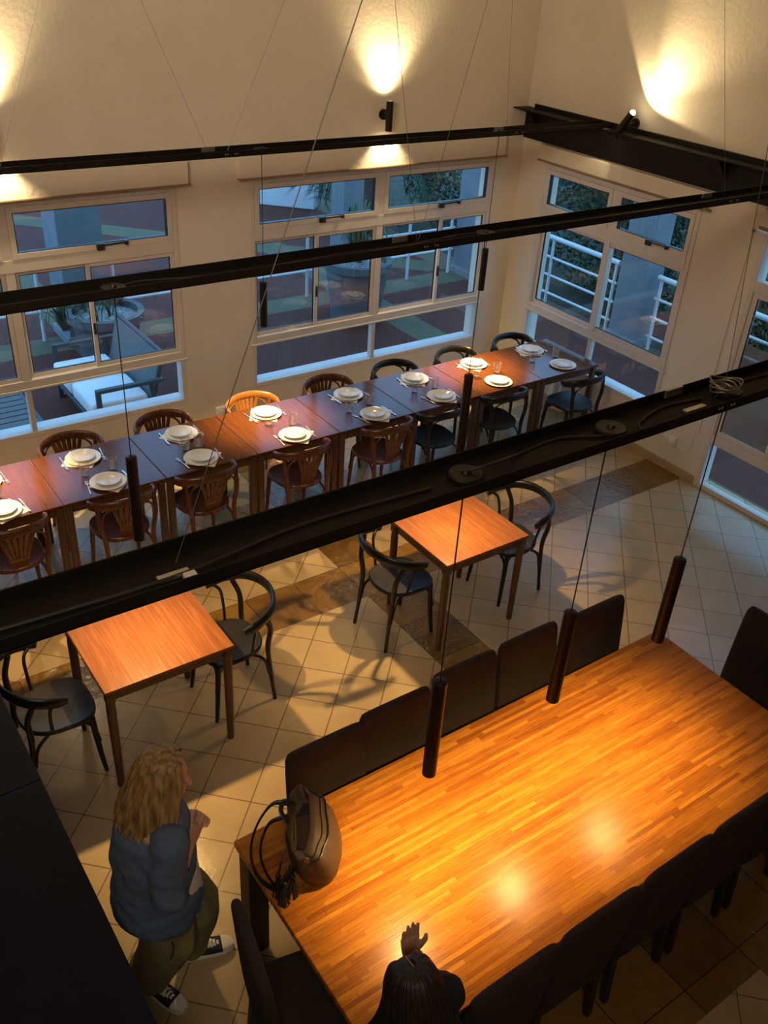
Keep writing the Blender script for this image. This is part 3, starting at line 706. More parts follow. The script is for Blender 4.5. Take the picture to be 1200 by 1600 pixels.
# ------------------------------------------------------------------ chairs
def bentwood(label, wood, seat_mat, splat, group, deep=True):
    """faces +y"""
    t = thing('bentwood_chair', label, 'chair', (0,0,0), 0, group)
    # seat: rounded front, rounder back
    out = []
    for k in range(40):
        a = k*2*PI/40; c, s = math.cos(a), math.sin(a); p = .62 if s > 0 else .85
        out.append((.205*math.copysign(abs(c)**p, c)*(1.0 if s > 0 else .97), .205*math.copysign(abs(s)**p, s)))
    bm = bmn(); sec = []
    for f, z in ((.94,.425), (1.0,.432), (1.0,.452), (.97,.460), (.86,.456), (.5,.452), (.1,.451)): sec.append([Vector((x*f, y*f, z)) for x, y in out])
    loft(bm, sec); obj('seat', bm, seat_mat, t)
    for s in (-1, 1):
        bm = bmn(); tube(bm, [(s*.165,.150,.43), (s*.170,.158,.30), (s*.178,.172,.12), (s*.186,.185,0)], [.019,.018,.015,.012], 10); obj('leg', bm, wood, t)
        bm = bmn(); tube(bm, spline([(s*.190,-.225,0), (s*.180,-.205,.2), (s*.178,-.185,.44), (s*.205,-.190,.60), ((s*.228,-.150,.722) if deep else (s*.208,-.172,.735))], 5), [.013]*5+[.016]*5+[.018]*5+[.017]*6, 10); obj('leg', bm, wood, t)
        # bent braces under the seat
        bm = bmn()
        tube(bm, spline([(s*.181,.176,.245), (s*.168,.150,.36), (s*.145,.085,.41), (s*.12,.0,.415), (s*.145,-.08,.405), (s*.172,-.16,.35), (s*.180,-.19,.23)], 5), .010, 8)
        obj('side_brace', bm, wood, t)
    bm = bmn(); tube(bm, spline([(-.176,.168,.245), (-.150,.155,.36), (-.08,.145,.405), (0,.14,.41), (.08,.145,.405), (.150,.155,.36), (.176,.168,.245)], 5), .010, 8); obj('front_brace', bm, wood, t)
    # back rail: a bent board sweeping round to short arm ends
    pts = [(-.262,.015,.705), (-.268,-.05,.725), (-.250,-.13,.742), (-.195,-.21,.760), (-.10,-.262,.772), (0,-.278,.776), (.10,-.262,.772), (.195,-.21,.760), (.250,-.13,.742), (.268,-.05,.725), (.262,.015,.705)]
    if not deep:
        pts = [(-.232,-.045,.722), (-.236,-.105,.736), (-.205,-.175,.752), (-.110,-.232,.768), (0,-.250,.772), (.110,-.232,.768), (.205,-.175,.752), (.236,-.105,.736), (.232,-.045,.722)]
    P = spline(pts, 5); n = len(P); rr = []
    for i in range(n):
        q = abs(i/(n-1)-.5)*2; rr.append(.036*(1.0 if q < .85 else 1-.35*(q-.85)/.15))
    bm = bmn(); tube(bm, P, rr, 12, flat=(.46, 1.0), up=(0, 0, 1)); obj('back_rail', bm, wood, t)
    for s in (-1, 1):
        bm = bmn()
        if deep: tube(bm, spline([(s*.185,-.07,.45), (s*.205,-.075,.55), (s*.235,-.07,.66), (s*.262,-.03,.705)], 5), .010, 8)
        else: tube(bm, spline([(s*.190,-.185,.56), (s*.185,-.195,.66), (s*.150,-.214,.715), (s*.085,-.237,.745)], 5), .009, 8)
        obj('arm_support', bm, wood, t)
    if splat:
        bm = bmn(); N = 6
        for k in range(N):
            u = (k-(N-1)/2)/((N-1)/2)
            a = Vector((u*.050, -.172, .452)); m_ = Vector((u*.058, -.196, .54)); b_ = Vector((u*.078, -.216, .63)); c = Vector((u*.108, -.247+.020*u*u, .745))
            tube(bm, spline([a, m_, b_, c], 5), [.0105]*5+[.0120]*5+[.0165]*5+[.0215], 10, flat=(1.0, .34), up=(0,1,0))
        for z0, hw in ((.462,.062), (.54,.068)): tube(bm, spline([(-hw,-.172-(z0-.452)*.26,z0), (0,-.174-(z0-.452)*.26,z0), (hw,-.172-(z0-.452)*.26,z0)], 4), .030, 8, flat=(.22, 1.0), up=(0,0,1))
        obj('back_splat', bm, wood, t)
    index_kids(t)
    return t
GRP_T = 'black bentwood chairs at the small tables'; GRP_L = 'chairs along the long set table'
bc = bentwood('black bentwood chair on the left of the left orange table, beside the dark counter', CHAIR_BLACK, SEAT_BLACK, False, GRP_T)
bc.location = (.80, 4.02, 0); bc.rotation_euler = (0,0,-PI/2)
dup(bc, (1.885, 4.03, 0), PI/2, 'black bentwood chair on the right side of the left orange table', GRP_T)
dup(bc, (3.205, 4.03, 0), -PI/2+.02, 'black bentwood chair on the left side of the right orange table', GRP_T)
dup(bc, (4.20, 4.01, 0), PI/2, 'black bentwood chair on the right side of the right orange table', GRP_T)
bl = bentwood('black bentwood chair on the near side of the sixth table from the left', CHAIR_BLACK, SEAT_BLACK, False, GRP_L, False)
bl.location = (4.69, 5.60, 0)
brown = bentwood('reddish brown fan-back chair on the near side of the second table from the left', CHAIR_BROWN, CHAIR_BROWN, True, GRP_L, False)
brown.location = (1.80, 5.60, 0)
honey = bentwood('honey coloured fan-back chair behind the fourth table from the left', CHAIR_HONEY, CHAIR_HONEY, True, GRP_L, False)
honey.location = (3.30, 6.26, 0); honey.rotation_euler = (0,0,PI)
for src, x, y, rz, lab in (
    (brown, 1.03, 5.60, 0, 'reddish brown fan-back chair on the near side of the leftmost table, cut by the frame'),
    (brown, 2.46, 5.62, .05, 'reddish brown fan-back chair on the near side of the third table from the left'),
    (brown, 3.29, 5.60, 0, 'reddish brown fan-back chair on the near side of the fourth table from the left'),
    (brown, 4.11, 5.60, .03, 'reddish brown fan-back chair on the near side of the fifth table from the left'),
    (bl, 5.42, 5.60, -.03, 'black bentwood chair on the near side of the seventh table from the left'),
    (bl, 6.35, 5.52, .02, 'black bentwood chair on the near side of the rightmost table, blue light on its seat'),
    (honey, .93, 6.26, PI, 'honey coloured fan-back chair behind the leftmost table, at the left edge of the photo'),
    (brown, 1.73, 6.27, PI-.04, 'reddish brown fan-back chair behind the second table from the left'),
    (brown, 2.50, 6.28, PI+.03, 'reddish brown fan-back chair behind the third table from the left'),
    (brown, 4.07, 6.27, PI, 'reddish brown fan-back chair behind the fifth table from the left'),
    (bl, 4.81, 6.27, PI, 'black bentwood chair behind the sixth table from the left'),
    (bl, 5.56, 6.27, PI+.03, 'black bentwood chair behind the seventh table from the left'),
    (bl, 6.31, 6.28, PI, 'black bentwood chair behind the rightmost table, in the room corner')):
    dup(src, (x, y, 0), rz, lab, GRP_L)

def parsons(label):
    """faces +y, tall upholstered back"""
    g = 'tall upholstered chairs around the butcher block table'
    t = thing('upholstered_chair', label, 'chair', (0,0,0), 0, g)
    bm = bmn(); rbox(bm, -.215, .215, -.20, .23, .37, .475, .025, 4); obj('seat', bm, FABRIC, t)
    bm = bmn(); sec = []
    for z, y, th, hw in ((.37,-.215,.035,.215), (.50,-.225,.040,.218), (.70,-.245,.036,.220), (.88,-.262,.031,.220), (.955,-.270,.028,.217), (.983,-.273,.022,.206), (.992,-.274,.012,.19)):
        ring = []
        for k in range(28):
            a = k*2*PI/28; c, s = math.cos(a), math.sin(a); e = .28
            ring.append(Vector((hw*math.copysign(abs(c)**e, c), y+th*math.copysign(abs(s)**.55, s), z)))
        sec.append(ring)
    loft(bm, sec); obj('backrest', bm, FABRIC, t, angle=70)
    for sx in (-1, 1):
        bm = bmn(); vs = box(bm, sx*.185-.021, sx*.185+.021, .185-.021, .185+.021, 0, .38); 
        for v in vs[:4]: v.co.x = sx*.185+(v.co.x-sx*.185)*.72; v.co.y = .185+(v.co.y-.185)*.72
        obj('leg', bm, DARK_LEG, t, smooth=False)
        bm = bmn(); vs = box(bm, sx*.185-.021, sx*.185+.021, -.20-.021, -.20+.021, 0, .38)
        for v in vs[:4]: v.co.x = sx*.185+(v.co.x-sx*.185)*.72; v.co.y = -.235+(v.co.y+.20)*.72
        obj('leg', bm, DARK_LEG, t, smooth=False)
    for sx in (-1, 1):
        bm = bmn(); box(bm, sx*.185-.010, sx*.185+.010, -.205, .175, .17, .20); obj('stretcher', bm, DARK_LEG, t, smooth=False)
    index_kids(t); return t
pc = parsons('dark upholstered chair on the far side of the big table, nearest the bag')
pc.location = (1.69, 2.31, 0); pc.rotation_euler = (0,0,PI)
GP = 'tall upholstered chairs around the butcher block table'
for x, y, rz, lab in (
    (2.125, 2.34, PI, 'dark upholstered chair on the far side of the big table, second from the bag'),
    (2.605, 2.38, PI, 'dark upholstered chair on the far side of the big table, third from the bag'),
    (3.07, 2.385, PI, 'dark upholstered chair on the far side of the big table, fourth from the bag'),
    (3.60, 2.36, PI, 'dark upholstered chair on the far side of the big table, farthest from the bag'),
    (1.22, 1.05, 0, 'dark upholstered chair on the near side, under the seated dark-haired person'),
    (1.69, 1.485, 0, 'dark upholstered chair on the near side, next to the seated person'),
    (2.155, 1.485, 0, 'dark upholstered chair on the near side, second to the right of the seated person'),
    (2.64, 1.485, 0, 'dark upholstered chair on the near side, third to the right of the seated person'),
    (3.10, 1.485, 0, 'dark upholstered chair on the near side, fourth to the right of the seated person'),
    (3.56, 1.485, 0, 'dark upholstered chair on the near side, at the right edge of the photo'),
    (1.17, 1.80, -PI/2-.20, 'dark upholstered chair at the left end of the big table, near the standing woman'),
    (4.13, 1.95, PI/2, 'dark upholstered chair at the right end of the big table')):
    dup(pc, (x, y, 0), rz, lab, GP)

# ------------------------------------------------------------------ place settings
zt = .75
def plate(name, r, h, label, group):
    bm = bmn(); lathe(bm, [(0, .003), (r*.55, .003), (r*.56, 0), (r*.62, 0), (r*.70, h*.35), (r*.985, h*.92), (r, h), (r*.985, h+.003), (r*.72, h*.35+.005), (r*.63, .008), (0, .007)], 40)
    return tag(obj(name, bm, CHINA), label, 'plate', group)
def tumbler(label, group):
    bm = bmn(); H = .105
    lathe(bm, [(0, 0), (.026, 0), (.028, .003), (.0335, .06), (.038, H-.002), (.0375, H), (.0365, H-.002), (.0315, .055), (.0265, .014), (.02, .011), (0, .011)], 24)
    return tag(obj('drinking_glass', bm, TUMBLER), label, 'glass', group)
def fork(label, group):
    bm = bmn()
    tube(bm, spline([(0,-.09,.003), (0,-.03,.006), (0,.03,.004), (0,.05,.003)], 4), [.0045]*4+[.0035]*4+[.003]*4+[.006], 8, flat=(1,.4), up=(0,0,1))
    rbox(bm, -.0105, .0105, .048, .066, .0015, .004, .001, 1)
    for k in range(4): rbox(bm, -.0105+k*.0058, -.0068+k*.0058, .064, .105, .0015, .0038, .001, 1)
    return tag(obj('fork', bm, STEEL), label, 'fork', group)
def knife(label, group):
    bm = bmn(); tube(bm, [(0,-.105,.004), (0,-.02,.004), (0,.0,.004)], [.006,.0055,.004], 8, flat=(1,.55), up=(0,0,1))
    sec = []
    for y, a in ((0,.004), (.02,.009), (.08,.0095), (.105,.003)): sec.append([Vector((-.004,y,.0030)), Vector((a,y,.0032)), Vector((a,y,.0040)), Vector((-.004,y,.0050))])
    loft(bm, sec); return tag(obj('knife', bm, STEEL), label, 'knife', group)
def napkin(label, group):
    bm = bmn(); h = .115; rbox(bm, -h, h, -h, h, 0, .0016, .0006, 1); rbox(bm, -h+.003, h-.001, -h+.002, h-.003, .0017, .003, .0006, 1)
    return tag(obj('napkin', bm, PAPER, smooth=False), label, 'napkin', group)
P_BACK = [(1.02,6.13), (1.745,6.13), (2.545,6.14), (3.31,6.14), (4.125,6.125), (4.855,6.12), (5.575,6.135), (6.325,6.135)]
P_FRONT = [(1.03,5.685), (1.78,5.71), (2.51,5.71), (3.325,5.685), (4.115,5.69), (4.845,5.705), (5.525,5.71), (6.365,5.715)]
G_BACK = [(.95,5.90), (1.67,5.88), (2.47,5.89), (3.24,5.965), (3.945,5.84), (4.69,5.9), (5.42,5.9), (6.15,5.92)]
G_FRONT = [(1.05,5.88), (1.88,5.875), (2.575,5.885), (3.41,5.87), (4.19,5.89), (4.91,5.885), (5.65,5.885), (6.44,5.90)]
protos = {}
def put(kind, maker, loc, rz, label, group, *args):
    if kind not in protos:
        o = protos[kind] = maker(*args, label, group) if args else maker(label, group)
    else:
        o = protos[kind].copy(); COL.objects.link(o); o['label'] = label
    o.location = loc; o.rotation_euler = (0,0,rz); return o
rnd = random.Random(3)
for i in range(8):
    for side in ('far', 'near'):
        (x, y), (gx, gy) = (P_BACK[i], G_BACK[i]) if side == 'far' else (P_FRONT[i], G_FRONT[i])
        where = side + ' side of the ' + ('leftmost' if i == 0 else 'rightmost' if i == 7 else ORD[i]) + ' table' + ('' if i in (0, 7) else ' from the left')
        bare = side == 'near' and i >= 6
        z = zt
        if not bare:
            put('napkin', napkin, (x+.02 if side == 'near' else x-.02, y, z), rnd.uniform(.35, 1.1), 'white paper napkin under the plates, ' + where, 'paper napkins under the plates'); z += .003
        put('dinner_plate', lambda l, g: plate('dinner_plate', .132, .014, l, g), (x, y, z), 0, 'wide white dinner plate, ' + where, 'wide white plates')
        put('side_plate', lambda l, g: plate('side_plate', .092, .020, l, g), (x+rnd.uniform(-.008,.008), y+rnd.uniform(-.006,.006), z+.0085), 0, 'small white plate on the wide plate, ' + where, 'small white stacked plates')
        if not bare:
            s = 1 if side == 'near' else -1
            put('fork', fork, (x-s*.148, y-.01*s, zt+.003), (0 if s > 0 else PI)+rnd.uniform(-.2,.2), 'steel fork beside the plates, ' + where, 'steel forks')
            put('knife', knife, (x+s*.150, y+.01*s, zt+.003), (0 if s > 0 else PI)+rnd.uniform(-.25,.1), 'steel knife beside the plates, ' + where, 'steel knives')
        put('glass', tumbler, (gx, gy, zt), rnd.uniform(0, 3), 'clear drinking glass, ' + where, 'drinking glasses on the long table')

# ------------------------------------------------------------------ dark counter at the left
t = thing('bar_counter', 'dark navy stone counter in the lower left foreground', 'counter', (0, 0, 0))
bm = bmn(); rbox(bm, -.55, .485, 2.985, 4.6, 1.0, 1.05, .004); rbox(bm, -.55, .485, .55, 2.981, 1.0, 1.05, .004); obj('countertop', bm, BAR_STONE, t, smooth=False)
bm = bmn(); box(bm, -.52, .43, .6, 4.55, 0, 1.0); obj('cabinet', bm, CABINET, t, smooth=False)

# ------------------------------------------------------------------ terrace outside
bm = bmn()
box(bm, XL-6, WB+TH, WA+TH, 17, -.12, -.005); box(bm, WB+TH, 9.25, -4, 17, -.12, -.005); struct(obj('terrace_floor', bm, TERRACE, smooth=False))
bm = bmn(); box(bm, -12, 40, 17, 45, -.5, -.10); box(bm, 9.25, 40, -12, 17, -.5, -.10); struct(obj('garden_ground', bm, GARDEN, smooth=False))
def column(x, y, wx, wy, label):
    t = thing('veranda_column', label, 'column', (x, y, -.005), 0, 'square white veranda columns')
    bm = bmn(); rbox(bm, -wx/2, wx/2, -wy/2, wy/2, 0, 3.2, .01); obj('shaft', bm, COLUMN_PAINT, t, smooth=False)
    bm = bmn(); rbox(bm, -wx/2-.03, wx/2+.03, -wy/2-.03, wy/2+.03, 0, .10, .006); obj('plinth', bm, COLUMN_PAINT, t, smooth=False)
column(3.15, 10.3, .50, .50, 'white square veranda column behind the round planter, through the left window')
column(6.74, 10.22, .30, .32, 'white square veranda column behind the tall pot, through the middle window')
column(9.0, 10.1, .5, .5, 'white square veranda column at the far right of the middle window')
column(9.08, 7.15, .32, .42, 'white square veranda column seen through the corner window')
def railing(p0, p1, label, zs=(.18,.42,.66,.92), posts=(0,1)):
    p0, p1 = Vector(p0), Vector(p1); d = p1-p0
    t = thing('railing', label, 'railing', p0, 0, 'white pipe railings of the terrace')
    for z in zs:
        bm = bmn(); tube(bm, [(0,0,z), (d.x,d.y,z)], .032 if z == zs[-1] else .017, 10); obj('rail', bm, EXT_WHITE, t)
    for f in posts:
        bm = bmn(); tube(bm, [(d.x*f, d.y*f, 0), (d.x*f, d.y*f, zs[-1])], .022, 10); obj('post', bm, EXT_WHITE, t)
railing((9.02, 9.80, -.005), (9.02, 7.45, -.005), 'white pipe railing left of the column, through the corner window', posts=(0.02,.5,.98))
railing((9.05, 6.85, -.005), (9.05, 4.2, -.005), 'white pipe railing right of the column, through the corner window', posts=(.02,.5,.98))
railing((3.45, 10.33, -.005), (6.30, 10.33, -.005), 'white pipe railing between the columns, through the left and middle windows', zs=(.35,.92), posts=(.04,.5,.97))
railing((-1.2, 10.33, -.005), (2.85, 10.33, -.005), 'white pipe railing at the left of the round planter', zs=(.35,.92), posts=(.05,.5,.96))
railing((6.9, 10.33, -.005), (8.7, 10.33, -.005), 'white pipe railing between the two columns of the middle window', zs=(.35,.66,.92), posts=(.05,.55,.97))
def white_wall():
    bm = bmn(); rbox(bm, -.6, 2.1, 0, .3, 0, 1.0, .02)
    o = tag(obj('garden_wall', bm, EXT_WHITE, smooth=False), 'low white garden wall beyond the terrace, top left of the middle window', 'wall')
    o.location = (7.1, 15.55, -.005); o.rotation_euler = (0, 0, math.atan2(-1.15, 1.2))
white_wall()
def planter(loc, r, h, label, rim=.05, cat='planter'):
    t = thing('round_planter', label, cat, loc)
    bm = bmn(); lathe(bm, [(0,0), (r*.72,0), (r*.93,h*.8), (r*.94,h-.10), (r+.02,h-.09), (r+.02,h), (r-rim,h), (r-rim-.01,h-.07), (0,h-.07)], 40); obj('bowl', bm, POT, t)
    bm = bmn(); lathe(bm, [(r-rim-.012,h-.068), (r*.5,h-.045), (0,h-.035)], 30); obj('soil', bm, SOIL, t)
    return t
pl = planter((3.17, 9.55, -.005), .40, .56, 'wide round grey planter with pebbles and grass behind the lounge chair')
def blades(bm, c, n, L, spread, wd, rr, droop=.5, z0=0):
    for k in range(n):
        a = rr.uniform(0, 2*PI); s = rr.uniform(.3, 1)*spread; l_ = L*rr.uniform(.6, 1.1)
        d = Vector((math.cos(a), math.sin(a), 0)); b = Vector(c)+d*rr.uniform(0,.05)
        pts = [b, b+d*s*.35+Vector((0,0,l_*.6)), b+d*s*.8+Vector((0,0,l_*(1-.2*droop))), b+d*s*1.2+Vector((0,0,l_*(.95-.7*droop)))]
        tube(bm, spline(pts, 3), [wd]*3+[wd*.9]*3+[wd*.6]*3+[wd*.1], 4, flat=(1,.25), up=(0,0,1))
rr = random.Random(5)
bm = bmn(); 
for k in range(9): blades(bm, (rr.uniform(-.25,.25), rr.uniform(-.25,.25), .52), 7, .28, .16, .007, rr, .4)
obj('grass_leaves', bm, LEAF_B, pl)
bm = bmn(); blades(bm, (-.42, .12, .35), 30, .45, .42, .010, rr, .8); o = obj('spiky_leaves', bm, LEAF_A, pl)
pt = planter((6.35, 9.35, -.005), .42, .78, 'tall grey pot with spiky plant through the middle window')
bm = bmn(); blades(bm, (0,0,.72), 60, .75, .45, .018, rr, .5); obj('spiky_leaves', bm, LEAF_B, pt)

# lounge chair: faces -x, back at its right end
def lounge_chair():
    t = thing('outdoor_sofa', 'dark framed outdoor sofa with two white seat cushions outside the left window', 'sofa', (2.60, 8.20, -.005))
    for a, b in ((-.585,-.01), (.01,.54)):
        bm = bmn(); rbox(bm, -.29, .26, a, b, .27, .425, .035, 3); obj('seat_cushion', bm, CUSHION, t)
    bm = bmn(); rbox(bm, -.30, .32, -.58, .56, .22, .27, .01); obj('seat_frame', bm, ANTHRACITE, t, smooth=False)
    M = Matrix.Translation((.29, 0, .27)) @ Matrix.Rotation(math.radians(15), 4, 'Y')
    bm = bmn(); rbox(bm, -.02, .02, -.55, .55, -.02, .53, .01, 2, M); obj('backrest', bm, SLING, t, smooth=False)
    bm = bmn()
    for q in (-1, 1): tube(bm, [M @ Vector((.0, q*.56, -.05)), M @ Vector((.0, q*.56, .55))], .02, 6)
    tube(bm, [M @ Vector((.0, -.56, .55)), M @ Vector((.0, .56, .55))], .02, 6)
    obj('back_frame', bm, ANTHRACITE, t)
    for q in (-1, 1):
        bm = bmn(); y = q*.605
        rbox(bm, -.25, -.205, y-.022, y+.022, 0, .55, .005); tube(bm, [(.36, y, 0), (.28, y, .55)], .026, 4)
        rbox(bm, -.25, .40, y-.027, y+.027, .54, .575, .006); rbox(bm, -.24, .36, y-.02, y+.02, 0.0, .03, .004)
        rbox(bm, -.24, .36, min(y, q*.56), max(y, q*.56), .225, .26, .004)
        obj('armrest', bm, ANTHRACITE, t, smooth=False)
lounge_chair()
t = thing('slatted_bench', 'grey slatted outdoor bench at the left edge, outside the left window', 'bench', (1.35, 7.98, -.005))
bm = bmn()
for k in range(8): rbox(bm, -.62, .50, -.42+k*.105, -.33+k*.105, .33, .36, .004)
obj('slats', bm, SLING, t, smooth=False)
bm = bmn(); rbox(bm, -.64, .52, -.46, -.43, .27, .36, .004); rbox(bm, -.64, .52, .43, .46, .27, .36, .004); rbox(bm, .50, .53, -.46, .46, .27, .36, .004)
obj('bench_frame', bm, ANTHRACITE, t, smooth=False)
for sx in (-.6, .5):
    for sy in (-.44, .44):
        bm = bmn(); rbox(bm, sx-.02, sx+.02, sy-.02, sy+.02, 0, .30, .004); obj('leg', bm, ANTHRACITE, t, smooth=False)

def leaves(bm, rr, c, rad, n, size):
    c = Vector(c)
    for k in range(n):
        while True:
            p = Vector((rr.uniform(-1,1), rr.uniform(-1,1), rr.uniform(-1,1)))
            if .35 < p.length < 1: break
        q = c + Vector((p.x*rad[0], p.y*rad[1], p.z*rad[2]))
        a = Vector((rr.gauss(0,1), rr.gauss(0,1), rr.gauss(0,1)-.4)).normalized(); b = a.orthogonal().normalized(); b.rotate(Matrix.Rotation(rr.uniform(0,6.28), 3, a)); cc = a.cross(b)
        s = size*rr.uniform(.6, 1.3)
        vs = [bm.verts.new(q - a*s), bm.verts.new(q + b*s*.42 + cc*s*.08), bm.verts.new(q + a*s), bm.verts.new(q - b*s*.42 + cc*s*.08)]
        bm.faces.new(vs)
def shrub(loc, h, blobs, mat, label, name='shrub', cat='shrub', seed=1, n=900, size=.06, group='garden trees and shrubs beyond the railing', trunk=True):
    rr = random.Random(seed); t = thing(name, label, cat, loc, 0, group)
    bm = bmn()
    for c, rad in blobs: leaves(bm, rr, c, rad, n, size)
    obj('foliage', bm, mat, t, smooth=False)
    bm = bmn()
    top = max(c[2] for c, _ in blobs)
    tube(bm, spline([(0,0,-.05), (.06,.03,top*.35), (-.04,.06,top*.7), (.05,0,top)], 5), [.07]*5+[.055]*5+[.04]*5+[.02], 8)
    for c, rad in blobs:
        tube(bm, spline([(0,.03,top*.3), (c[0]*.5, c[1]*.5, max(.2, c[2]*.75)), c], 4), [.03]*4+[.02]*4+[.008], 6)
    obj('branches', bm, BARK, t)
    return t
shrub((10.25, 8.75, -.1), 3, [((0,0,.9),(.75,1.0,.95)), ((.1,.2,1.9),(.75,1.0,.8)), ((-.1,-.75,.6),(.6,.6,.7)), ((.1,-.6,1.5),(.6,.6,.7))], LEAF_A, 'dense dark green tree left of the column, through the corner window', 'tree', 'tree', 11, 2300, .050)
shrub((10.15, 6.55, -.1), 3, [((0,0,.45),(.6,.75,.55)), ((.1,-.7,.5),(.55,.6,.6)), ((0,-.2,1.0),(.6,.7,.5))], LEAF_AUT, 'brown-green bush behind the railing right of the column', 'shrub', 'shrub', 12, 1900, .045)
shrub((11.45, 5.9, -.1), 3, [((0,0,1.9),(.75,1.1,1.0)), ((-.1,.7,2.4),(.7,.8,.8)), ((.1,-.8,1.6),(.7,.9,1.0))], LEAF_B, 'leafy green tree right of the column, through the corner window', 'tree', 'tree', 13, 2000, .055)
shrub((12.2, 9.6, -.1), 3, [((0,0,1.2),(1.0,1.5,1.3)), ((.1,.3,2.6),(1.0,1.4,1.2))], LEAF_A, 'tall dark hedge tree behind the terrace corner', 'tree', 'tree', 14, 2600, .065)
shrub((10.6, 12.4, -.1), 3, [((0,0,.9),(1.1,1.1,1.0)), ((.3,.3,2.2),(1.2,1.1,1.2))], LEAF_A, 'dark tree behind the railing in the right upper pane of the middle window', 'tree', 'tree', 15, 3000, .055)
shrub((13.4, 13.0, -.1), 3, [((0,0,1.4),(1.4,1.3,1.5)), ((-.2,1.1,1.7),(1.4,1.2,1.4))], LEAF_B, 'bushy tree farthest back in the right upper pane of the middle window', 'tree', 'tree', 16, 2400, .075)
def palm():
    rr = random.Random(21)
    t = thing('palm', 'dark drooping palm through the left upper pane of the middle window', 'palm', (8.95, 12.9, -.005), 0, None)
    bm = bmn(); tube(bm, [(0,0,0), (0,0,.9)], [.16,.13], 10); obj('trunk', bm, BARK, t)
    bm = bmn()
    for k in range(34):
        a = rr.uniform(0, 2*PI); d = Vector((math.cos(a), math.sin(a), 0)); L = rr.uniform(.8, 1.25); up = rr.uniform(.2, .8)
        P = spline([Vector((0,0,.85)), d*L*.4+Vector((0,0,.85+up*.6)), d*L*.8+Vector((0,0,.85+up*.4)), d*L+Vector((0,0,.55))], 5)
        tube(bm, P, .010, 5)
        sd = d.cross(Vector((0,0,1)))
        for i, p in enumerate(P[2:], 2):
            for s in (-1, 1):
                for q in range(2):
                    pp = p + d*.03*q; tip = pp + sd*s*.28 + d*.12 + Vector((0,0,-.12))
                    v = [bm.verts.new(pp-d*.012), bm.verts.new(pp+d*.012), bm.verts.new(tip)]; bm.faces.new(v)
    obj('fronds', bm, PALM, t, smooth=False)
palm()

# ------------------------------------------------------------------ people
def ball(bm, c, r, seg=12):
    bmesh.ops.create_uvsphere(bm, u_segments=seg, v_segments=seg//2+2, radius=1.0, matrix=Matrix.Translation(Vector(c)) @ Matrix.Diagonal((*((r, r, r) if isinstance(r, (int, float)) else r), 1)))
def limb(bm, pts, rad, n=4):
    P = spline(pts, n) if len(pts) > 2 else [Vector(p) for p in pts]
    if len(pts) > 2:
        R = []
        for i in range(len(pts)-1):
            for k in range(n): R.append(rad[i]+(rad[i+1]-rad[i])*k/n)
        R.append(rad[-1])
    else: R = list(rad)
    tube(bm, P, R, 12); ball(bm, P[0], R[0]); ball(bm, P[-1], R[-1])
def ellipse(c, ax, ay, n=24):
    c = Vector(c); return [c + Vector(ax)*math.cos(k*2*PI/n) + Vector(ay)*math.sin(k*2*PI/n) for k in range(n)]
def fuse(name, bm, mat, voxel, smooth=4, parent=None, disp=None):
    """one continuous skin from overlapping volumes"""
    bmesh.ops.recalc_face_normals(bm, faces=bm.faces[:])
    me = bpy.data.meshes.new(name+'_raw'); bm.to_mesh(me); bm.free()
    o = bpy.data.objects.new(name+'_raw', me); COL.objects.link(o)
    m = o.modifiers.new('r', 'REMESH'); m.mode = 'VOXEL'; m.voxel_size = voxel
    if smooth:
        m2 = o.modifiers.new('s', 'SMOOTH'); m2.iterations = smooth; m2.factor = .5
    dg = bpy.context.evaluated_depsgraph_get(); dg.update()
    me2 = bpy.data.meshes.new_from_object(o.evaluated_get(dg)); me2.name = name
    bpy.data.objects.remove(o); bpy.data.meshes.remove(me)
    if disp:
        from mathutils import noise
        amp, sc, stretch = disp
        me2.calc_loop_triangles() if hasattr(me2, 'calc_loop_triangles') else None
        ns = [v.normal.copy() for v in me2.vertices]
        for v, nn in zip(me2.vertices, ns):
            p = v.co; q = Vector((p.x*sc*stretch[0], p.y*sc*stretch[1], p.z*sc*stretch[2]))
            v.co = p + nn*amp*(noise.noise(q) + .5*noise.noise(q*2.1))
    me2.materials.clear(); me2.materials.append(mat)
    for p in me2.polygons: p.use_smooth = True
    r = bpy.data.objects.new(name, me2); COL.objects.link(r)
    if parent: r.parent = parent
    return r
def hand_shape(bm, M, curls, thumb_fold=.3, side=1):
    """local: wrist at origin, +y to the fingers, +z back of the hand, thumb on +x*side"""
    T = lambda p: M @ Vector((p[0]*side, p[1], p[2]))
    for x, r in ((-.026,.013), (-.009,.0145), (.009,.0145), (.026,.0135)):
        limb(bm, [T((x*.62,.0,0)), T((x*.9,.045,.002)), T((x*1.1,.088,0))], [.0155, r, r*.85], 3)
    for (x, L, r), cu in zip(((.0295,.070,.0088), (.0100,.079,.0090), (-.0100,.073,.0086), (-.0290,.056,.0076)), curls):
        p = Vector((x, .088, 0)); a = cu*.5; pts = [p.copy()]
        for k, f in enumerate((.46, .30, .24)):
            p = p + Vector((x*.12, math.cos(a), -math.sin(a)))*L*f; pts.append(p.copy()); a += cu*(.75 if k == 0 else .55)
        limb(bm, [T(q) for q in pts], [r, r*.94, r*.86, r*.72], 3)
    a = thumb_fold
    pts = [Vector((.020,.018,-.004)), Vector((.043,.045,-.010-.015*a)), Vector((.056-.02*a,.074,-.016-.03*a)), Vector((.060-.045*a,.098,-.018-.04*a))]
    limb(bm, [T(q) for q in pts], [.0155,.0120,.0105,.0080], 3)
def frame(origin, fwd, back):
    """matrix: +y = fwd (fingers), +z = back of the hand"""
    y = Vector(fwd).normalized(); z = Vector(back); z = (z - y*z.dot(y)).normalized(); x = y.cross(z)
    m = Matrix((x, y, z)).transposed().to_4x4(); m.translation = Vector(origin); return m
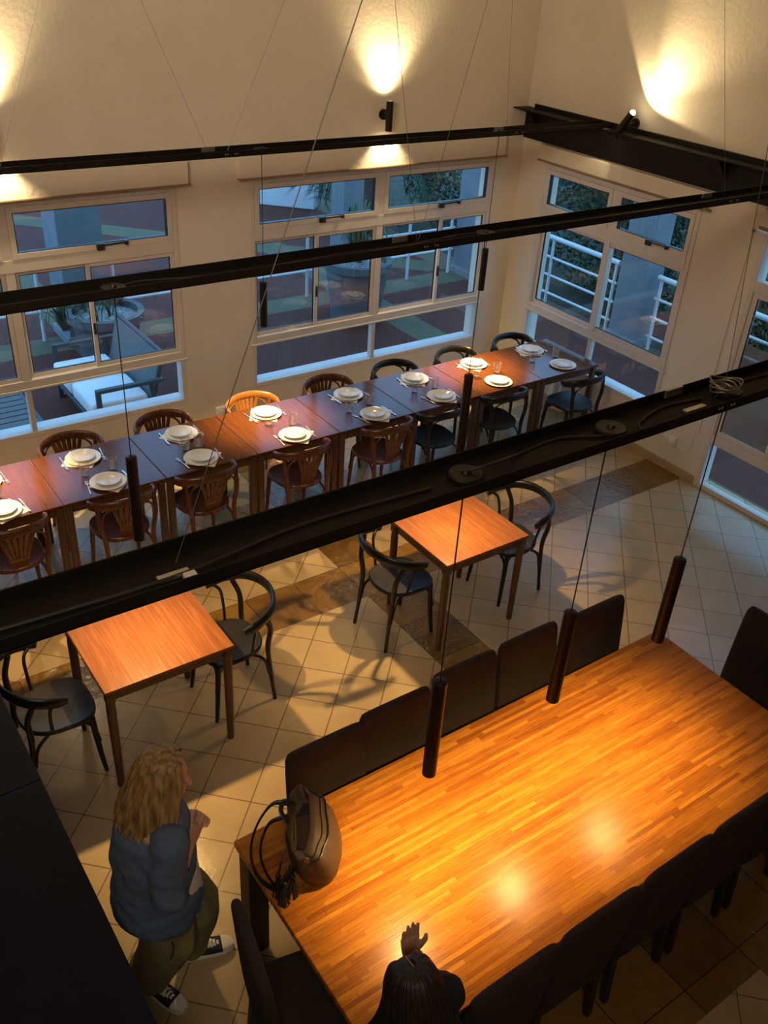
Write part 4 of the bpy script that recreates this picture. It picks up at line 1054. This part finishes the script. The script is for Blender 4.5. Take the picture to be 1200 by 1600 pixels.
def head_shape(bm, c, fwd, up, s=1.0):
    """skull, face, nose, lips, ears; c = head centre"""
    y = Vector(fwd).normalized(); u = Vector(up); u = (u - y*u.dot(y)).normalized(); x = y.cross(u)
    M = Matrix((x, y, u)).transposed().to_4x4(); M.translation = Vector(c)
    def B(p, r):
        bmesh.ops.create_uvsphere(bm, u_segments=20, v_segments=14, radius=1, matrix=M @ Matrix.Translation(Vector(p)*s) @ Matrix.Diagonal((r[0]*s, r[1]*s, r[2]*s, 1)))
    B((0,-.012,.022), (.075,.094,.088)); B((0,.030,-.035), (.058,.062,.075)); B((0,.052,-.082), (.030,.030,.024))
    B((0,.090,-.018), (.011,.018,.028)); B((0,.104,-.034), (.014,.012,.010))
    B((0,.086,-.060), (.024,.010,.006)); B((0,.084,-.069), (.020,.010,.006))
    for q in (-1, 1):
        B((q*.030,.078,.006), (.016,.010,.007)); B((q*.032,.080,.020), (.022,.010,.006)); B((q*.040,.062,-.030), (.022,.022,.022))
        B((q*.075,-.005,-.012), (.008,.020,.031))
    return M
def hair_strands(bm, M, n, rr, length, flare, part=0.0, front=55, rad=.0055, s=1.0):
    """locks from the crown over the skull, hanging to `length` below the head centre"""
    for k in range(n):
        a = rr.uniform(-PI, PI)
        if abs(a) < math.radians(front)*rr.uniform(.75, 1.0): a += math.copysign(math.radians(front), a if a else 1)
        j = rr.uniform(.97, 1.06)
        dirv = Vector((math.sin(a), math.cos(a), 0)); top = Vector((part*.02+dirv.x*.012, -.015+dirv.y*.02, .116))
        m1 = Vector((dirv.x*.062*j, -.012+dirv.y*.078*j, .094*j)); m2 = Vector((dirv.x*.090*j, -.010+dirv.y*.106*j, .025))
        m3 = Vector((dirv.x*(.096+flare*.35)*j, -.010+dirv.y*(.108+flare*.3)*j, -.06)); L = length*rr.uniform(.90, 1.05)
        m4 = Vector((dirv.x*(.100+flare)*j+rr.uniform(-.012,.012), -.012+dirv.y*(.104+flare)*j+rr.uniform(-.012,.012), -L))
        m3 += Vector((rr.uniform(-.006,.006), rr.uniform(-.006,.006), 0))
        pts = [M @ (Vector(p)*s) for p in (top, m1, m2, m3, (m3+m4)/2 + Vector((rr.uniform(-.006,.006),)*3), m4)]
        P = spline(pts, 4); nP = len(P); tube(bm, P, [rad*(1-.75*max(0, (i/(nP-1)-.55)/.45)) for i in range(nP)], 6, flat=(1.5, .7))

def shoe(root, heel, d, mirror=1):
    d = Vector((d[0], d[1], 0)).normalized(); ang = math.atan2(d.y, d.x)-PI/2
    def sect(y, w, z0, z1, xo=0, n=16):
        out = []
        for k in range(n):
            a = k*2*PI/n; c, s_ = math.cos(a), math.sin(a)
            out.append(Vector((xo+w*math.copysign(abs(c)**.7, c), y, (z0+z1)/2+(z1-z0)/2*math.copysign(abs(s_)**.7, s_))))
        return out
    bm = bmn(); loft(bm, [sect(.0,.026,.022,.075), sect(.02,.034,.02,.088), sect(.06,.036,.02,.090), sect(.10,.038,.02,.082), sect(.15,.042,.02,.066), sect(.20,.042,.02,.052), sect(.232,.034,.02,.042), sect(.246,.018,.022,.034)])
    sh = obj('shoe', bm, CANVAS, root); sh.location = heel; sh.rotation_euler = (0,0,ang)
    bm = bmn(); loft(bm, [sect(-.008,.026,0,.026), sect(.015,.036,0,.027), sect(.08,.038,0,.026), sect(.15,.045,0,.026), sect(.205,.045,0,.028), sect(.240,.036,0,.030), sect(.257,.018,0,.030)]); obj('sole', bm, RUBBER, sh)
    bm = bmn(); loft(bm, [sect(.196,.0435,.018,.0555), sect(.22,.040,.018,.050), sect(.240,.031,.018,.042), sect(.2535,.015,.018,.034)]); obj('toe_cap', bm, RUBBER, sh)
    for k in range(6):
        y = .085+.017*k; z = .0895-.0020*k*k*.35-.0030*k; w_ = .024
        bm = bmn(); tube(bm, spline([(-w_, y, z-.010), (0, y+.006, z+.003), (w_, y+.012, z-.012)], 4), .0042, 6, flat=(1.3,.6)); tube(bm, spline([(w_, y, z-.010), (0, y+.006, z+.004), (-w_, y+.012, z-.012)], 4), .0042, 6, flat=(1.3,.6)); obj('laces', bm, RUBBER, sh)
    bm = bmn(); tube(bm, spline([(0,.085,.092), (.03,.07,.105), (.035,.095,.09), (0,.09,.094)], 5), .003, 6); tube(bm, spline([(0,.085,.092), (-.03,.075,.105), (-.04,.10,.085), (0,.09,.094)], 5), .003, 6); obj('lace_bow', bm, RUBBER, sh)

def standing_woman():
    root = thing('person', 'standing woman with blond shoulder-length hair, blue sweatshirt and olive trousers, hands clasped', 'person', (0,0,0))
    f = Vector((.95,-.31,0)).normalized(); l = Vector((-f.y, f.x, 0))
    hip = Vector((.765,2.375,.86)); ch = Vector((.772,2.378,1.18)); nk = Vector((.775,2.385,1.345)); hd = Vector((.820,2.375,1.455))
    shR, shL = Vector((.755,2.225,1.275)), Vector((.815,2.545,1.275)); elR, elL = Vector((.715,2.175,1.00)), Vector((.865,2.575,1.02))
    wrR, wrL = Vector((.862,2.295,1.105)), Vector((.905,2.395,1.11))
    anR, anL = Vector((.688,2.452,.085)), Vector((.910,2.506,.085)); knR, knL = Vector((.735,2.365,.475)), Vector((.905,2.455,.485))
    hR, hL = hip - l*.085 + Vector((0,0,-.03)), hip + l*.085 + Vector((0,0,-.03))
    bm = bmn()
    loft(bm, [ellipse(hip+Vector((0,0,-.06)), l*.15, f*.10), ellipse(hip, l*.165, f*.11), ellipse(hip+Vector((0,0,.14)), l*.13, f*.095), ellipse(ch, l*.15, f*.11), ellipse(ch+Vector((0,0,.10)), l*.16, f*.09), ellipse(nk+Vector((0,0,-.03)), l*.07, f*.06)])
    limb(bm, [nk+Vector((0,0,-.05)), nk, hd], [.056,.050,.052])
    for h, k, a in ((hR, knR, anR), (hL, knL, anL)): limb(bm, [h, k, a], [.080,.055,.038])
    for h, a, d in ((0, anR, Vector((.42,-.91,0))), (0, anL, Vector((.96,-.27,0)))): limb(bm, [a+Vector((0,0,-.04)), a+d*.10+Vector((0,0,-.052))], [.030,.024])
    for sh, el, wr in ((shR, elR, wrR), (shL, elL, wrL)): limb(bm, [sh, el, wr], [.048,.040,.026])
    Mh = head_shape(bm, hd, f+Vector((0,0,-.28)), (0,0,1))
    hand_shape(bm, frame(wrR, Vector((.55,.35,.55)), Vector((.35,-.85,.2))), (1.05,1.10,1.15,1.2), .8, -1)
    hand_shape(bm, frame(wrL, Vector((.42,-.45,.62)), Vector((.65,.65,.15))), (1.15,1.15,1.2,1.2), .8, 1)
    fuse('body', bm, SKIN, .0042, 3, root)
    # trousers
    bm = bmn(); loft(bm, [ellipse(hip+Vector((0,0,-.12)), l*.168, f*.132), ellipse(hip+Vector((0,0,-.03)), l*.165, f*.122), ellipse(hip+Vector((0,0,.08)), l*.150, f*.115)])
    limb(bm, [hR+f*.0+Vector((0,0,-.02)), knR+f*.02, anR+Vector((.0,-.01,.085))], [.100,.124,.098]); limb(bm, [hL+Vector((0,0,-.02)), knL+f*.015, anL+Vector((0,0,.085))], [.100,.120,.096])
    limb(bm, [anR+Vector((0,0,.10)), anR+Vector((0,0,.045))], [.098,.092]); limb(bm, [anL+Vector((0,0,.10)), anL+Vector((0,0,.045))], [.096,.090])
    fuse('trousers', bm, PANTS, .009, 3, root, (.012, 9, (1,1,.55)))
    # undershirt hem and sweatshirt
    bm = bmn(); loft(bm, [ellipse(hip+f*.01+Vector((0,0,-.125)), l*.17, f*.160, 32), ellipse(hip+f*.01+Vector((0,0,.1)), l*.16, f*.14, 32)]); obj('undershirt', bm, SHIRT_WHITE, root)
    bm = bmn(); b = -f
    loft(bm, [ellipse(hip+Vector((0,0,-.135))+b*.01, l*.195, f*.172), ellipse(hip+Vector((0,0,-.10))+b*.02, l*.212, f*.188), ellipse(hip+Vector((0,0,.05))+b*.025, l*.195, f*.175), ellipse(ch+Vector((0,0,-.06))+b*.03, l*.185, f*.16), ellipse(ch+Vector((0,0,.06))+b*.015, l*.18, f*.140), ellipse(nk+Vector((0,0,-.065)), l*.135, f*.100), ellipse(nk+Vector((0,0,-.01))+b*.01, l*.085, f*.080), ellipse(nk+Vector((0,0,.02))+b*.008, l*.070, f*.068)])
    for sh, el, wr in ((shR, elR, wrR), (shL, elL, wrL)):
        e = el + (wr-el)*.34; limb(bm, [sh+Vector((0,0,-.015)), (sh+el)/2+Vector((0,0,-.01)), el, e], [.078,.074,.062,.046])
    fuse('sweatshirt', bm, SWEAT, .008, 4, root, (.012, 8, (1,1,1.3)))
    bm = bmn(); c = elR + (wrR-elR)*.60; d = (wrR-elR).normalized(); a1, b1 = ring_frame(d); tube(bm, [c+(a1*math.cos(k*PI/10)+b1*math.sin(k*PI/10))*.036 for k in range(20)], .004, 8, closed=True); obj('bracelet', bm, BLACK_CLOTH, root)
    bm = bmn(); q = hip-l*.17+Vector((.0,-.035,-.135)); tube(bm, spline([q, q+Vector((.0,-.015,-.03)), q+Vector((-.02,-.02,-.075))], 4), .003, 6); obj('drawcord', bm, BLACK_CLOTH, root)
    # hair: solid mass plus locks
    rr = random.Random(4); bm = bmn(); s_ = 1.05
    sec = []
    for z, r in ((.112,.028), (.098,.066), (.06,.094), (.02,.104), (-.05,.112), (-.12,.122), (-.175,.128)):
        ring = []
        for k in range(48):
            a = k*2*PI/48-PI; w_ = .0 if abs(a) > 1.15 else (1-abs(a)/1.15)**.5
            rad_ = r*(1-w_*(.62 if z < .07 else .1)); ring.append(Mh @ (Vector((math.sin(a)*rad_*.92, math.cos(a)*rad_*1.05-.014, z))*s_))
        sec.append(ring)
    loft(bm, sec); hair_strands(bm, Mh, 330, rr, .225, .022, front=60, rad=.0050, s=s_)
    obj('hair', bm, HAIR_BLOND, root, angle=80)
    shoe(root, (.664,2.505,0), (.42,-.91)); shoe(root, (.862,2.522,0), (.96,-.27))
    return root
standing_woman()

def seated_woman():
    root = thing('person', 'seated person with long dark hair and black top, one hand raised over the table', 'person', (0,0,0))
    f = Vector((.12,.99,0)).normalized(); l = Vector((-f.y, f.x, 0))
    hip = Vector((1.23,1.09,.57)); ch = Vector((1.235,1.20,.90)); nk = Vector((1.240,1.255,1.060)); hd = Vector((1.245,1.300,1.165))
    shR, shL = Vector((1.405,1.285,1.015)), Vector((1.075,1.245,1.01)); elR, elL = Vector((1.455,1.40,.855)), Vector((1.04,1.19,.76))
    wrR, wrL = Vector((1.385,1.485,1.005)), Vector((1.16,1.33,.665))
    bm = bmn()
    loft(bm, [ellipse(hip+Vector((0,0,-.08)), l*.16, f*.12), ellipse(hip+Vector((0,.02,.08)), l*.155, f*.11), ellipse(ch+Vector((0,-.03,-.12)), l*.13, f*.095), ellipse(ch, l*.15, f*.11), ellipse(ch+Vector((0,.03,.10)), l*.155, f*.09), ellipse(nk+Vector((0,-.01,-.03)), l*.07, f*.06)])
    limb(bm, [nk+Vector((0,-.02,-.05)), nk, hd], [.054,.050,.052])
    for q in (-1, 1):
        h = hip - l*.08*q; limb(bm, [h, h+f*.40+Vector((0,0,-.045)), h+f*.40+Vector((0,0,-.47))], [.072,.050,.036]); limb(bm, [h+f*.40+Vector((0,0,-.49)), h+f*.55+Vector((0,0,-.535))], [.034,.026])
    for sh, el, wr in ((shR, elR, wrR), (shL, elL, wrL)): limb(bm, [sh, el, wr], [.046,.038,.025])
    Mh = head_shape(bm, hd, f+Vector((0,0,-.35)), (0,0,1))
    hand_shape(bm, frame(wrR, Vector((-.02,.10,1)), Vector((.15,1,-.1))), (.10,.04,.05,.10), .1, -1)
    hand_shape(bm, frame(wrL, Vector((.8,.5,-.05)), Vector((0,0,1))), (.3,.35,.4,.45), .2, -1)
    fuse('body', bm, SKIN, .0042, 3, root)
    bm = bmn(); loft(bm, [ellipse(hip+Vector((0,0,-.03)), l*.175, f*.135), ellipse(hip+Vector((0,.02,.08)), l*.175, f*.13), ellipse(ch+Vector((0,-.03,-.12)), l*.155, f*.12), ellipse(ch, l*.175, f*.13), ellipse(ch+Vector((0,.03,.10)), l*.165, f*.11), ellipse(nk+Vector((0,-.01,-.02)), l*.080, f*.072)])
    for sh, el, wr in ((shR, elR, wrR), (shL, elL, wrL)): limb(bm, [sh, (sh+el)/2, el, el+(wr-el)*.82], [.070,.062,.052,.038])
    fuse('black_top', bm, BLACK_CLOTH, .008, 3, root, (.008, 9, (1,1,1)))
    bm = bmn(); loft(bm, [ellipse(hip+Vector((0,0,-.09)), l*.17, f*.13), ellipse(hip+Vector((0,.01,.05)), l*.172, f*.13)])
    for q in (-1, 1):
        h = hip - l*.08*q; limb(bm, [h+Vector((0,0,-.005)), h+f*.40+Vector((0,0,-.050)), h+f*.40+Vector((0,0,-.42))], [.088,.070,.055])
    fuse('trousers', bm, BLACK_CLOTH, .009, 3, root)
    for q in (-1, 1):
        h = hip - l*.08*q + f*.36; h.z = 0; shoe(root, h, f)
    rr = random.Random(9); bm = bmn(); s_ = 1.04; sec = []
    for z, r in ((.112,.028), (.098,.066), (.06,.092), (.02,.100), (-.06,.106), (-.14,.120), (-.22,.140), (-.30,.150)):
        ring = []
        for k in range(48):
            a = k*2*PI/48-PI; w_ = .0 if abs(a) > 1.15 else (1-abs(a)/1.15)**.5
            rad_ = r*(1-w_*(.62 if z < .07 else .1)); back = max(0, -z)*.30
            ring.append(Mh @ (Vector((math.sin(a)*rad_*.95-max(0,-z-.05)*.22, math.cos(a)*rad_*(1.02 if math.cos(a) > 0 else .95)-.014-back*.3, z))*s_))
        sec.append(ring)
    loft(bm, sec); hair_strands(bm, Mh, 230, rr, .24, .022, front=60, rad=.0050, s=s_)
    for k in range(120):
        a = rr.uniform(-PI, -.6); dv = Vector((math.sin(a), math.cos(a), 0))
        p = [Mh @ (Vector(q)*s_) for q in ((dv.x*.09, -.01+dv.y*.10, .0), (dv.x*.12-.025, .0+dv.y*.11, -.12), (dv.x*.15-.11+rr.uniform(-.02,.02), .01+dv.y*.11, -.22), (dv.x*.15-.20+rr.uniform(-.03,.03), .02+dv.y*.12, -.34))]
        P = spline(p, 4); tube(bm, P, [.0055]*(len(P)-4)+[.004,.003,.002,.001], 6, flat=(1.5,.7))
    obj('hair', bm, HAIR_DARK, root, angle=80)
    # light parting line on the crown
    bm = bmn(); tube(bm, [Mh @ (Vector(q)*s_) for q in ((.0,.026,.1135), (.0,-.04,.1130), (.0,-.074,.0985), (.0,-.092,.070))], .0013, 6, flat=(1,.6)); obj('hair_parting', bm, SKIN, root)
    return root
seated_woman()

# ------------------------------------------------------------------ leather bag on the big table
def bag():
    t = thing('leather_bag', 'brown leather drawstring bag with dark straps on the big wooden table', 'bag', (1.42,2.19,.76), math.radians(58))
    t.scale = (1.12, 1.12, 1.12)
    n = 36
    def ring(z, hu, hv, tilt=0, shear=0, fold=0, ph=0):
        out = []
        for k in range(n):
            a = k*2*PI/n; c, s_ = math.cos(a), math.sin(a)
            w_ = 1 + fold*math.sin(a*7+ph)
            out.append(Vector((hu*w_*math.copysign(abs(c)**.75, c), hv*w_*math.copysign(abs(s_)**.8, s_)+shear, z+tilt*c)))
        return out
    bm = bmn(); loft(bm, [ring(.002,.130,.070), ring(.012,.145,.085,0,.004), ring(.06,.160,.100,0,.012,.012), ring(.12,.160,.098,.004,.026,.025,.5), ring(.17,.148,.080,.014,.046,.05,1), ring(.205,.130,.058,.030,.066,.06,1.5), ring(.226,.120,.046,.046,.080,.05,1.5), ring(.222,.113,.039,.046,.080,.05,1.5), ring(.18,.108,.040,.030,.064,.04,1.5)])
    obj('pouch', bm, LEATHER, t, angle=70)
    bm = bmn(); loft(bm, [ring(.176,.108,.041,.030,.064), ring(.180,.108,.041,.030,.064)]); obj('lining', bm, LEATHER_DARK, t)
    bm = bmn(); tube(bm, [p*1.02 for p in ring(.178,.146,.077,.018,.048,.05,1)], .004, 6, closed=True); obj('drawstring', bm, LEATHER_DARK, t)
    bm = bmn(); tube(bm, spline([(.09,.12,.20), (.12,.19,.16), (.09,.25,.07), (.01,.27,.018), (-.10,.24,.018), (-.17,.16,.03), (-.13,.10,.10)], 7), .012, 8, flat=(1.2,.4)); obj('shoulder_strap', bm, LEATHER_DARK, t)
    bm = bmn(); tube(bm, spline([(.02,.13,.21), (.03,.20,.15), (-.02,.23,.06), (-.10,.20,.018), (-.19,.13,.018)], 7), .011, 8, flat=(1.2,.4)); obj('shoulder_strap', bm, LEATHER_DARK, t)
    bm = bmn(); tube(bm, spline([(.06,.10,.235), (.05,.14,.262), (.0,.15,.262), (-.03,.12,.225)], 6), .008, 8, flat=(1.2,.4)); obj('top_handle', bm, LEATHER_DARK, t)
    rr = random.Random(2)
    for base in ((-.10,.085,.155), (-.12,.115,.14), (-.085,.14,.140)):
        bm = bmn(); b0 = Vector(base); e = b0+Vector((-.055,.015,-.075))
        tube(bm, spline([b0, b0+Vector((-.035,.006,-.03)), e], 4), .004, 6)
        ball(bm, e, .011)
        for k in range(18):
            a = rr.uniform(0, 2*PI); d = Vector((math.cos(a), math.sin(a), 0))
            tube(bm, spline([e, e+d*.012+Vector((-.018,0,-.022)), e+d*.022+Vector((-.045,0,-.048))], 3), .003, 4)
        obj('tassel', bm, LEATHER_DARK, t)
    bm = bmn(); tube(bm, [(-.146,.048,.168), (-.152,.048,.169)], .012, 12); obj('eyelet', bm, BRASS, t)
    bm = bmn(); tube(bm, [p*1.006 for p in ring(.196,.138,.066,.026,.060,.055,1.3)][20:34], .0022, 5); obj('stitched_seam', bm, LEATHER_DARK, t)
bag()
